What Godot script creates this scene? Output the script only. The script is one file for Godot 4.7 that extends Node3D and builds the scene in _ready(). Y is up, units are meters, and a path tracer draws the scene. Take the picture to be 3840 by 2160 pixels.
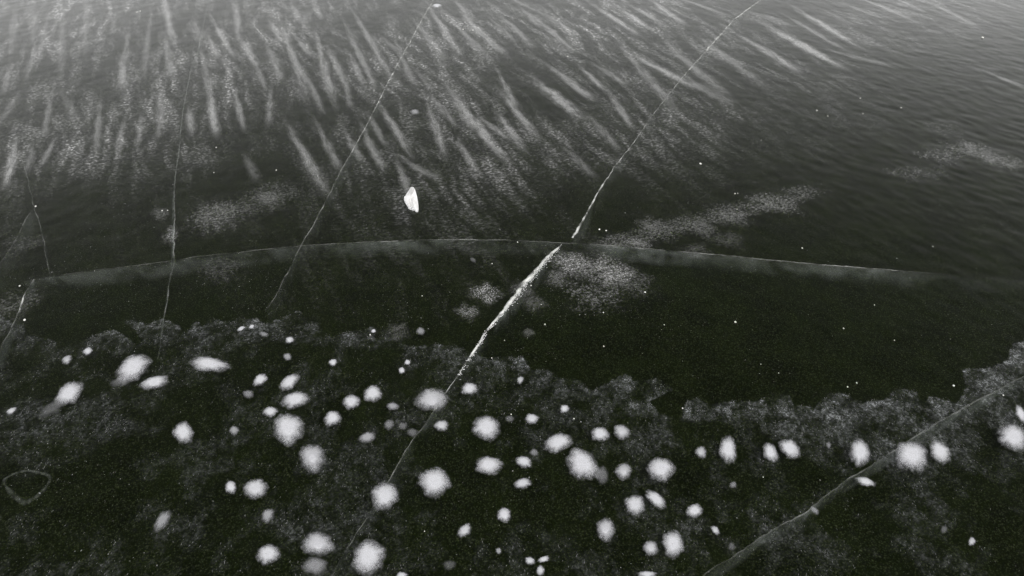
extends Node3D
# Clear lake ice under an overcast sky, seen from eye height: cracks and white gas bubbles
# frozen into the ice, a frosted layer with a scalloped edge, wind-blown frost streaks, one ice shard.
# y = 0 is the surface of the ice; the frosted layer and the bubbles lie about 8 cm down,
# the dark water below them.  All lengths in metres.

const ICE_DEPTH := 0.085
const WATER := -0.112

var rng := RandomNumberGenerator.new()
var noise := FastNoiseLite.new()
var fine := FastNoiseLite.new()
var taken := {}
var m_frost: StandardMaterial3D
var m_bubble: StandardMaterial3D
var m_face: StandardMaterial3D
var m_edge: StandardMaterial3D
var m_snow: StandardMaterial3D
var m_halo := []
var m_drift := []
var m_patch := []

const BUBBLES := [
	{"x": -1.3876, "z": -1.4328, "a": 0.0124, "b": 0.0119, "turn": 1.218, "d": 0.75, "label": "tiny bright oval bubble lying alone beyond the tilted pair of ovals", "group": "white gas bubbles frozen under the ice"},
	{"x": -1.3276, "z": -1.6366, "a": 0.0189, "b": 0.0134, "turn": 1.283, "d": 0.6, "label": "small dull oval bubble beside a smaller brighter one near the scalloped edge", "group": "white gas bubbles frozen under the ice"},
	{"x": -1.2805, "z": -1.6727, "a": 0.0179, "b": 0.0126, "turn": 1.038, "d": 0.85, "label": "small bright oval bubble beside a duller one near the scalloped edge", "group": "white gas bubbles frozen under the ice"},
	{"x": -1.2564, "z": -1.4959, "a": 0.0459, "b": 0.0331, "turn": 1.396, "d": 0.9, "label": "large white oval bubble with a faint grey tail, near the forked crack", "group": "white gas bubbles frozen under the ice"},
	{"x": -1.1139, "z": -1.5997, "a": 0.0544, "b": 0.0459, "turn": 1.478, "d": 0.9, "label": "largest white oval bubble below the end of the upright crack", "group": "white gas bubbles frozen under the ice"},
	{"x": -1.0304, "z": -1.5413, "a": 0.0342, "b": 0.0264, "turn": 2.717, "d": 0.95, "label": "slim white oval bubble tucked against the largest oval one", "group": "white gas bubbles frozen under the ice"},
	{"x": -0.8965, "z": -1.6163, "a": 0.0591, "b": 0.0246, "turn": -2.865, "d": 0.95, "label": "long bean-shaped white bubble near the end of the upright crack", "group": "white gas bubbles frozen under the ice"},
	{"x": -0.8846, "z": -1.3543, "a": 0.0395, "b": 0.0243, "turn": 1.105, "d": 0.95, "label": "medium round white bubble standing alone between bean-shaped and ring-shaped ones", "group": "white gas bubbles frozen under the ice"},
	{"x": -0.7499, "z": -1.3627, "a": 0.0168, "b": 0.0118, "turn": 0.962, "d": 0.5, "label": "small dull round bubble alone on dark frosted ice", "group": "white gas bubbles frozen under the ice"},
	{"x": -0.8466, "z": -1.7755, "a": 0.0135, "b": 0.0095, "turn": 2.233, "d": 0.85, "label": "tiny slim white bubble, larger of a close pair at the scalloped edge", "group": "white gas bubbles frozen under the ice"},
	{"x": -0.8156, "z": -1.7848, "a": 0.0102, "b": 0.008, "turn": 1.415, "d": 0.85, "label": "tiny white bubble, smaller of a close pair at the scalloped edge", "group": "white gas bubbles frozen under the ice"},
	{"x": -0.7484, "z": -1.4959, "a": 0.0185, "b": 0.0141, "turn": 0.544, "d": 0.33, "label": "small faint grey round bubble on the upright crack's side of the long white crack", "group": "white gas bubbles frozen under the ice"},
	{"x": -0.7692, "z": -1.7496, "a": 0.0168, "b": 0.0097, "turn": -2.675, "d": 0.35, "label": "tiny faint grey oval bubble on the upright crack's side of the long white crack", "group": "white gas bubbles frozen under the ice"},
	{"x": -0.6828, "z": -1.7223, "a": 0.0154, "b": 0.0114, "turn": 1.018, "d": 0.9, "label": "small bright white round bubble on the upright crack's side of the long white crack", "group": "white gas bubbles frozen under the ice"},
	{"x": -0.6731, "z": -1.6485, "a": 0.0163, "b": 0.0113, "turn": 1.109, "d": 0.5, "label": "small dull white round bubble on the upright crack's side of the long white crack", "group": "white gas bubbles frozen under the ice"},
	{"x": -0.5317, "z": -1.6247, "a": 0.0142, "b": 0.0112, "turn": 1.032, "d": 0.95, "label": "tiny bright white round bubble on the upright crack's side of the long white crack", "group": "white gas bubbles frozen under the ice"},
	{"x": -0.4311, "z": -1.7643, "a": 0.0095, "b": 0.0072, "turn": 1.219, "d": 0.95, "label": "tiny bright dot of a bubble on the scalloped edge", "group": "white gas bubbles frozen under the ice"},
	{"x": -0.2847, "z": -1.7625, "a": 0.0186, "b": 0.0123, "turn": 1.404, "d": 0.4, "label": "crisp grey disc-shaped bubble on clear dark ice just outside the scalloped edge", "group": "white gas bubbles frozen under the ice"},
	{"x": -0.3107, "z": -1.6247, "a": 0.0119, "b": 0.0082, "turn": 1.366, "d": 0.85, "label": "small bright bubble, farther of two close dots beside the long white crack", "group": "white gas bubbles frozen under the ice"},
	{"x": -0.3235, "z": -1.5914, "a": 0.0133, "b": 0.0092, "turn": 1.352, "d": 0.85, "label": "small bright bubble, nearer of two close dots beside the long white crack", "group": "white gas bubbles frozen under the ice"},
	{"x": -0.7292, "z": -1.5524, "a": 0.0237, "b": 0.0168, "turn": 1.637, "d": 0.95, "label": "medium tilted white oval bubble at the far end of the oval cluster", "group": "white gas bubbles frozen under the ice"},
	{"x": -0.6421, "z": -1.5445, "a": 0.0331, "b": 0.0216, "turn": 1.853, "d": 0.9, "label": "tilted white oval bubble between two others in the oval cluster", "group": "white gas bubbles frozen under the ice"},
	{"x": -0.609, "z": -1.473, "a": 0.0345, "b": 0.0283, "turn": 2.982, "d": 0.9, "label": "broad white oval bubble right behind the big round cluster bubble", "group": "white gas bubbles frozen under the ice"},
	{"x": -0.6688, "z": -1.4298, "a": 0.0206, "b": 0.017, "turn": -2.701, "d": 0.85, "label": "medium white oval bubble beside the big round cluster bubble", "group": "white gas bubbles frozen under the ice"},
	{"x": -0.605, "z": -1.3683, "a": 0.0505, "b": 0.0365, "turn": 1.062, "d": 1, "label": "big round brilliant white bubble at the middle of the oval cluster", "group": "white gas bubbles frozen under the ice"},
	{"x": -0.4924, "z": -1.4052, "a": 0.025, "b": 0.0211, "turn": 1.628, "d": 0.95, "label": "medium bright white round bubble on the upright crack's side of the long white crack", "group": "white gas bubbles frozen under the ice"},
	{"x": -0.451, "z": -1.4655, "a": 0.0279, "b": 0.0206, "turn": 1.199, "d": 1, "label": "round bright white bubble, duller neighbour of a slightly larger one", "group": "white gas bubbles frozen under the ice"},
	{"x": -0.3953, "z": -1.4975, "a": 0.03, "b": 0.0231, "turn": 1.208, "d": 1, "label": "round bright white bubble, larger of two near the long white crack", "group": "white gas bubbles frozen under the ice"},
	{"x": -0.3329, "z": -1.449, "a": 0.0171, "b": 0.0135, "turn": -2.448, "d": 0.5, "label": "small dull white round bubble on the upright crack's side of the long white crack", "group": "white gas bubbles frozen under the ice"},
	{"x": -0.3344, "z": -1.3823, "a": 0.0187, "b": 0.0128, "turn": 1.331, "d": 0.3, "label": "small faint grey oval bubble on the upright crack's side of the long white crack", "group": "white gas bubbles frozen under the ice"},
	{"x": -0.2972, "z": -1.3781, "a": 0.0131, "b": 0.0115, "turn": 1.012, "d": 0.2, "label": "tiny faint grey round bubble on the upright crack's side of the long white crack", "group": "white gas bubbles frozen under the ice"},
	{"x": -0.2677, "z": -1.3543, "a": 0.0169, "b": 0.0137, "turn": 1.262, "d": 0.2, "label": "small faint grey round bubble on the upright crack's side of the long white crack", "group": "white gas bubbles frozen under the ice"},
	{"x": -0.3874, "z": -1.3378, "a": 0.0207, "b": 0.0168, "turn": 2.784, "d": 0.55, "label": "small dull white round bubble on the upright crack's side of the long white crack", "group": "white gas bubbles frozen under the ice"},
	{"x": -0.2259, "z": -1.47, "a": 0.0426, "b": 0.0411, "turn": 1.463, "d": 0.7, "label": "large speckled grey white bubble crossed by the long white crack", "group": "white gas bubbles frozen under the ice"},
	{"x": -0.1217, "z": -1.5161, "a": 0.0251, "b": 0.0215, "turn": 1.596, "d": 0.88, "label": "medium white bubble just across the long white crack from the speckled one", "group": "white gas bubbles frozen under the ice"},
	{"x": -0.1914, "z": -1.3795, "a": 0.0187, "b": 0.017, "turn": 1.101, "d": 0.75, "label": "small dull white round bubble between the long white crack and the slanting grey crack", "group": "white gas bubbles frozen under the ice"},
	{"x": -0.0689, "z": -1.3697, "a": 0.0401, "b": 0.0326, "turn": 1.328, "d": 0.92, "label": "large round white bubble between the long white crack and the tilted oval", "group": "white gas bubbles frozen under the ice"},
	{"x": -0.0065, "z": -1.4037, "a": 0.012, "b": 0.0115, "turn": 0.027, "d": 0.2, "label": "tiny faint grey round bubble between the long white crack and the slanting grey crack", "group": "white gas bubbles frozen under the ice"},
	{"x": 0.0242, "z": -1.5524, "a": 0.0156, "b": 0.0083, "turn": 1.798, "d": 0.65, "label": "tiny dull white oval bubble between the long white crack and the slanting grey crack", "group": "white gas bubbles frozen under the ice"},
	{"x": 0.146, "z": -1.4401, "a": 0.0163, "b": 0.0121, "turn": 1.692, "d": 0.85, "label": "small bright white round bubble between the long white crack and the slanting grey crack", "group": "white gas bubbles frozen under the ice"},
	{"x": 0.0546, "z": -1.4037, "a": 0.0197, "b": 0.0172, "turn": -2.933, "d": 0.85, "label": "small bright white round bubble between the long white crack and the slanting grey crack", "group": "white gas bubbles frozen under the ice"},
	{"x": 0.1237, "z": -1.3202, "a": 0.0379, "b": 0.0261, "turn": 2.477, "d": 0.92, "label": "large tilted white oval bubble with a ragged lower side", "group": "white gas bubbles frozen under the ice"},
	{"x": 0.2362, "z": -1.3488, "a": 0.0252, "b": 0.0211, "turn": 1.884, "d": 0.95, "label": "medium bright white round bubble between the long white crack and the slanting grey crack", "group": "white gas bubbles frozen under the ice"},
	{"x": 0.2959, "z": -1.3571, "a": 0.0244, "b": 0.0197, "turn": 1.671, "d": 0.7, "label": "medium dull white round bubble between the long white crack and the slanting grey crack", "group": "white gas bubbles frozen under the ice"},
	{"x": 0.5689, "z": -1.2975, "a": 0.0427, "b": 0.0197, "turn": 1.762, "d": 0.95, "label": "tall narrow white bubble standing apart near the scalloped edge", "group": "white gas bubbles frozen under the ice"},
	{"x": 1.4046, "z": -1.4211, "a": 0.0327, "b": 0.0129, "turn": 1.833, "d": 0.9, "label": "narrow white bubble beside the big oval beyond the slanting grey crack", "group": "white gas bubbles frozen under the ice"},
	{"x": 1.3401, "z": -1.3365, "a": 0.0471, "b": 0.0311, "turn": 2.166, "d": 1, "label": "big white oval bubble beyond the slanting grey crack, farthest along it", "group": "white gas bubbles frozen under the ice"},
	{"x": -0.705, "z": -1.1775, "a": 0.0195, "b": 0.0129, "turn": 1.036, "d": 0.92, "label": "small round white bubble beside a larger speckled one", "group": "white gas bubbles frozen under the ice"},
	{"x": -0.8418, "z": -1.0804, "a": 0.0258, "b": 0.0167, "turn": 1.629, "d": 0.45, "label": "dull tilted bubble alone on dark frosted ice near the drained bubble outline", "group": "white gas bubbles frozen under the ice"},
	{"x": -0.5203, "z": -1.2699, "a": 0.042, "b": 0.0297, "turn": 1.145, "d": 0.68, "label": "large speckled dull white bubble alone near the long white crack", "group": "white gas bubbles frozen under the ice"},
	{"x": -0.6428, "z": -1.1727, "a": 0.0297, "b": 0.0248, "turn": 0.635, "d": 0.85, "label": "large speckled white bubble beside a smaller round one", "group": "white gas bubbles frozen under the ice"},
	{"x": -0.5924, "z": -1.0949, "a": 0.0181, "b": 0.014, "turn": 1.573, "d": 0.5, "label": "small dull white round bubble on the upright crack's side of the long white crack", "group": "white gas bubbles frozen under the ice"},
	{"x": -0.5641, "z": -0.9897, "a": 0.0255, "b": 0.022, "turn": 0.53, "d": 0.95, "label": "medium bright white round bubble on the upright crack's side of the long white crack", "group": "white gas bubbles frozen under the ice"},
	{"x": -0.455, "z": -1.0156, "a": 0.0345, "b": 0.0278, "turn": 0.485, "d": 0.72, "label": "large dull white bubble with a fainter one merging into it", "group": "white gas bubbles frozen under the ice"},
	{"x": -0.4492, "z": -0.9593, "a": 0.0282, "b": 0.0213, "turn": 0.303, "d": 0.38, "label": "faint grey bubble merging into the large dull one", "group": "white gas bubbles frozen under the ice"},
	{"x": -0.3148, "z": -1.1489, "a": 0.0386, "b": 0.0308, "turn": 1.194, "d": 0.88, "label": "large round white bubble that the long white crack runs into", "group": "white gas bubbles frozen under the ice"},
	{"x": -0.1948, "z": -1.1908, "a": 0.0431, "b": 0.0367, "turn": 1.272, "d": 1, "label": "largest round white bubble, brilliant, beside the long white crack", "group": "white gas bubbles frozen under the ice"},
	{"x": -0.0605, "z": -1.2443, "a": 0.0329, "b": 0.0279, "turn": 0.063, "d": 0.92, "label": "large white dome-shaped bubble with a flat lower side", "group": "white gas bubbles frozen under the ice"},
	{"x": -0.3326, "z": -0.9825, "a": 0.0399, "b": 0.0355, "turn": 1.521, "d": 0.92, "label": "biggest tilted white bubble beside the thin end of the long white crack", "group": "white gas bubbles frozen under the ice"},
	{"x": -0.2493, "z": -0.9366, "a": 0.0136, "b": 0.0088, "turn": 0.082, "d": 0.8, "label": "tiny dull white oval bubble between the long white crack and the slanting grey crack", "group": "white gas bubbles frozen under the ice"},
	{"x": -0.1128, "z": -1.053, "a": 0.0194, "b": 0.0141, "turn": 2.002, "d": 0.75, "label": "small dull white round bubble between the long white crack and the slanting grey crack", "group": "white gas bubbles frozen under the ice"},
	{"x": -0.0183, "z": -1.096, "a": 0.0191, "b": 0.0164, "turn": 1.541, "d": 0.88, "label": "small bright white round bubble between the long white crack and the slanting grey crack", "group": "white gas bubbles frozen under the ice"},
	{"x": -0.0315, "z": -0.999, "a": 0.0083, "b": 0.0065, "turn": 1.535, "d": 0.5, "label": "tiny dull white round bubble between the long white crack and the slanting grey crack", "group": "white gas bubbles frozen under the ice"},
	{"x": -0.1429, "z": -0.9623, "a": 0.0137, "b": 0.0119, "turn": 0.204, "d": 0.13, "label": "tiny faint grey round bubble between the long white crack and the slanting grey crack", "group": "white gas bubbles frozen under the ice"},
	{"x": 0.0574, "z": -1.2869, "a": 0.0118, "b": 0.0104, "turn": 1.671, "d": 0.3, "label": "tiny faint grey round bubble between the long white crack and the slanting grey crack", "group": "white gas bubbles frozen under the ice"},
	{"x": 0.0309, "z": -1.257, "a": 0.0201, "b": 0.0163, "turn": -2.618, "d": 0.88, "label": "small bright white round bubble between the long white crack and the slanting grey crack", "group": "white gas bubbles frozen under the ice"},
	{"x": 0.0271, "z": -1.1896, "a": 0.0204, "b": 0.0143, "turn": 2.802, "d": 0.8, "label": "small dull white round bubble between the long white crack and the slanting grey crack", "group": "white gas bubbles frozen under the ice"},
	{"x": 0.1819, "z": -1.2481, "a": 0.0457, "b": 0.0355, "turn": -1.924, "d": 1, "label": "largest brilliant white bubble with a speckled grey tail", "group": "white gas bubbles frozen under the ice"},
	{"x": 0.228, "z": -1.2141, "a": 0.0275, "b": 0.0161, "turn": 1.711, "d": 0.22, "label": "faint grey tail of crystals beside the largest brilliant bubble", "group": "white gas bubbles frozen under the ice"},
	{"x": 0.2861, "z": -1.2253, "a": 0.0243, "b": 0.0199, "turn": 1.939, "d": 0.65, "label": "medium dull round bubble between two large brilliant ones", "group": "white gas bubbles frozen under the ice"},
	{"x": 0.3831, "z": -1.2341, "a": 0.0365, "b": 0.0307, "turn": 2.026, "d": 0.98, "label": "large brilliant white bubble with a flattened far side, beside a dull round one", "group": "white gas bubbles frozen under the ice"},
	{"x": 0.3018, "z": -1.1245, "a": 0.0294, "b": 0.0239, "turn": 2.14, "d": 0.85, "label": "medium round white bubble touching a slim tilted one", "group": "white gas bubbles frozen under the ice"},
	{"x": 0.356, "z": -1.1407, "a": 0.028, "b": 0.0161, "turn": -2.154, "d": 0.95, "label": "slim tilted white bubble touching a round one", "group": "white gas bubbles frozen under the ice"},
	{"x": 0.223, "z": -1.0562, "a": 0.0275, "b": 0.0216, "turn": 1.825, "d": 0.7, "label": "medium dull white round bubble between the long white crack and the slanting grey crack", "group": "white gas bubbles frozen under the ice"},
	{"x": 0.4454, "z": -1.1085, "a": 0.0205, "b": 0.0164, "turn": 2.169, "d": 0.92, "label": "small bright white round bubble between the long white crack and the slanting grey crack", "group": "white gas bubbles frozen under the ice"},
	{"x": 0.4958, "z": -1.2882, "a": 0.0191, "b": 0.0131, "turn": 1.945, "d": 0.62, "label": "small dull white oval bubble between the long white crack and the slanting grey crack", "group": "white gas bubbles frozen under the ice"},
	{"x": 0.4844, "z": -1.054, "a": 0.0123, "b": 0.0098, "turn": -1.846, "d": 0.7, "label": "tiny dull white round bubble between the long white crack and the slanting grey crack", "group": "white gas bubbles frozen under the ice"},
	{"x": 0.5568, "z": -1.1847, "a": 0.0116, "b": 0.0085, "turn": 2.093, "d": 0.3, "label": "tiny faint grey round bubble between the long white crack and the slanting grey crack", "group": "white gas bubbles frozen under the ice"},
	{"x": 0.324, "z": -1.0062, "a": 0.0199, "b": 0.0148, "turn": 1.791, "d": 0.72, "label": "medium dull bubble beside a tall speckled one", "group": "white gas bubbles frozen under the ice"},
	{"x": 0.3776, "z": -1.0156, "a": 0.0349, "b": 0.0231, "turn": 1.774, "d": 0.9, "label": "tall speckled white bubble beside a smaller one near the slanting grey crack", "group": "white gas bubbles frozen under the ice"},
	{"x": 0.5135, "z": -1.0104, "a": 0.012, "b": 0.0071, "turn": 1.924, "d": 0.16, "label": "tiny faint grey oval bubble between the long white crack and the slanting grey crack", "group": "white gas bubbles frozen under the ice"},
	{"x": 0.0412, "z": -0.9734, "a": 0.011, "b": 0.0091, "turn": -2.781, "d": 0.8, "label": "tiny white bubble in a trio of three, rounded one", "group": "white gas bubbles frozen under the ice"},
	{"x": 0.0733, "z": -0.9774, "a": 0.0131, "b": 0.008, "turn": 2.809, "d": 0.85, "label": "tiny white bubble in a trio of three, flattened one", "group": "white gas bubbles frozen under the ice"},
	{"x": 0.0643, "z": -0.9494, "a": 0.0119, "b": 0.009, "turn": 1.64, "d": 0.8, "label": "tiny white bubble in a trio of three, upright one", "group": "white gas bubbles frozen under the ice"},
	{"x": 0.3064, "z": -0.9395, "a": 0.0199, "b": 0.0088, "turn": -0.034, "d": 0.8, "label": "small dull white oval bubble between the long white crack and the slanting grey crack", "group": "white gas bubbles frozen under the ice"},
	{"x": 0.6771, "z": -1.2869, "a": 0.0314, "b": 0.0167, "turn": 1.781, "d": 0.9, "label": "narrow white bubble, smaller of a close pair short of the slanting grey crack", "group": "white gas bubbles frozen under the ice"},
	{"x": 0.7306, "z": -1.2988, "a": 0.0305, "b": 0.0246, "turn": 1.701, "d": 0.97, "label": "tilted white bubble, larger of a close pair short of the slanting grey crack", "group": "white gas bubbles frozen under the ice"},
	{"x": 0.9129, "z": -1.2869, "a": 0.043, "b": 0.0227, "turn": 1.979, "d": 0.92, "label": "tall white bubble just short of the slanting grey crack", "group": "white gas bubbles frozen under the ice"},
	{"x": 1.0432, "z": -1.2764, "a": 0.0525, "b": 0.0361, "turn": 2.242, "d": 0.95, "label": "large round white bubble lying on the slanting grey crack", "group": "white gas bubbles frozen under the ice"},
	{"x": 1.1217, "z": -1.2895, "a": 0.0351, "b": 0.0247, "turn": -1.231, "d": 0.92, "label": "tilted white oval bubble next to the one lying on the slanting grey crack", "group": "white gas bubbles frozen under the ice"},
	{"x": 0.8939, "z": -1.1944, "a": 0.0218, "b": 0.0135, "turn": -2.795, "d": 0.85, "label": "slim white bubble touching the slanting grey crack", "group": "white gas bubbles frozen under the ice"},
	{"x": 0.7387, "z": -1.1096, "a": 0.0122, "b": 0.0083, "turn": -1.868, "d": 0.35, "label": "tiny faint grey oval bubble beyond the slanting grey crack", "group": "white gas bubbles frozen under the ice"},
	{"x": 1.0817, "z": -1.0241, "a": 0.0125, "b": 0.0071, "turn": 2.282, "d": 0.65, "label": "tiny glassy bubble with a bright rim beyond the slanting grey crack", "group": "white gas bubbles frozen under the ice"},
	{"x": 0.8387, "z": -1.3121, "a": 0.0129, "b": 0.0059, "turn": 1.976, "d": 0.3, "label": "tiny faint grey oval bubble between the long white crack and the slanting grey crack", "group": "white gas bubbles frozen under the ice"},
	{"x": 1.0305, "z": -1.0562, "a": 0.0117, "b": 0.0072, "turn": 2.333, "d": 0.17, "label": "tiny faint grey oval bubble beyond the slanting grey crack", "group": "white gas bubbles frozen under the ice"},
	{"x": -1.2785, "z": -1.4401, "a": 0.0367, "b": 0.0237, "turn": 2.152, "d": 0.14, "label": "faint grey tail beside the large oval bubble near the forked crack", "group": "white gas bubbles frozen under the ice"},
	{"x": -1.1237, "z": -1.5508, "a": 0.0391, "b": 0.0215, "turn": 2.386, "d": 0.2, "label": "faint grey smear beneath the largest oval bubble", "group": "white gas bubbles frozen under the ice"},
	{"x": -0.1363, "z": -2.1367, "a": 0.0177, "b": 0.0082, "turn": -2.046, "d": 0.16, "label": "tiny faint crescent in clear dark ice beyond the scalloped edge", "group": "white gas bubbles frozen under the ice"},
	{"x": -0.456, "z": -3.3042, "a": 0.0298, "b": 0.0185, "turn": 1.407, "d": 0.45, "label": "small grey dome bubble alone among the far frost streaks", "group": "white gas bubbles frozen under the ice"},
	{"x": -0.4687, "z": -4.7981, "a": 0.0374, "b": 0.0271, "turn": 1.407, "d": 0.85, "label": "small bright white oval bubble at the far end of the thin crack", "group": "white gas bubbles frozen under the ice"},
]
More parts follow.
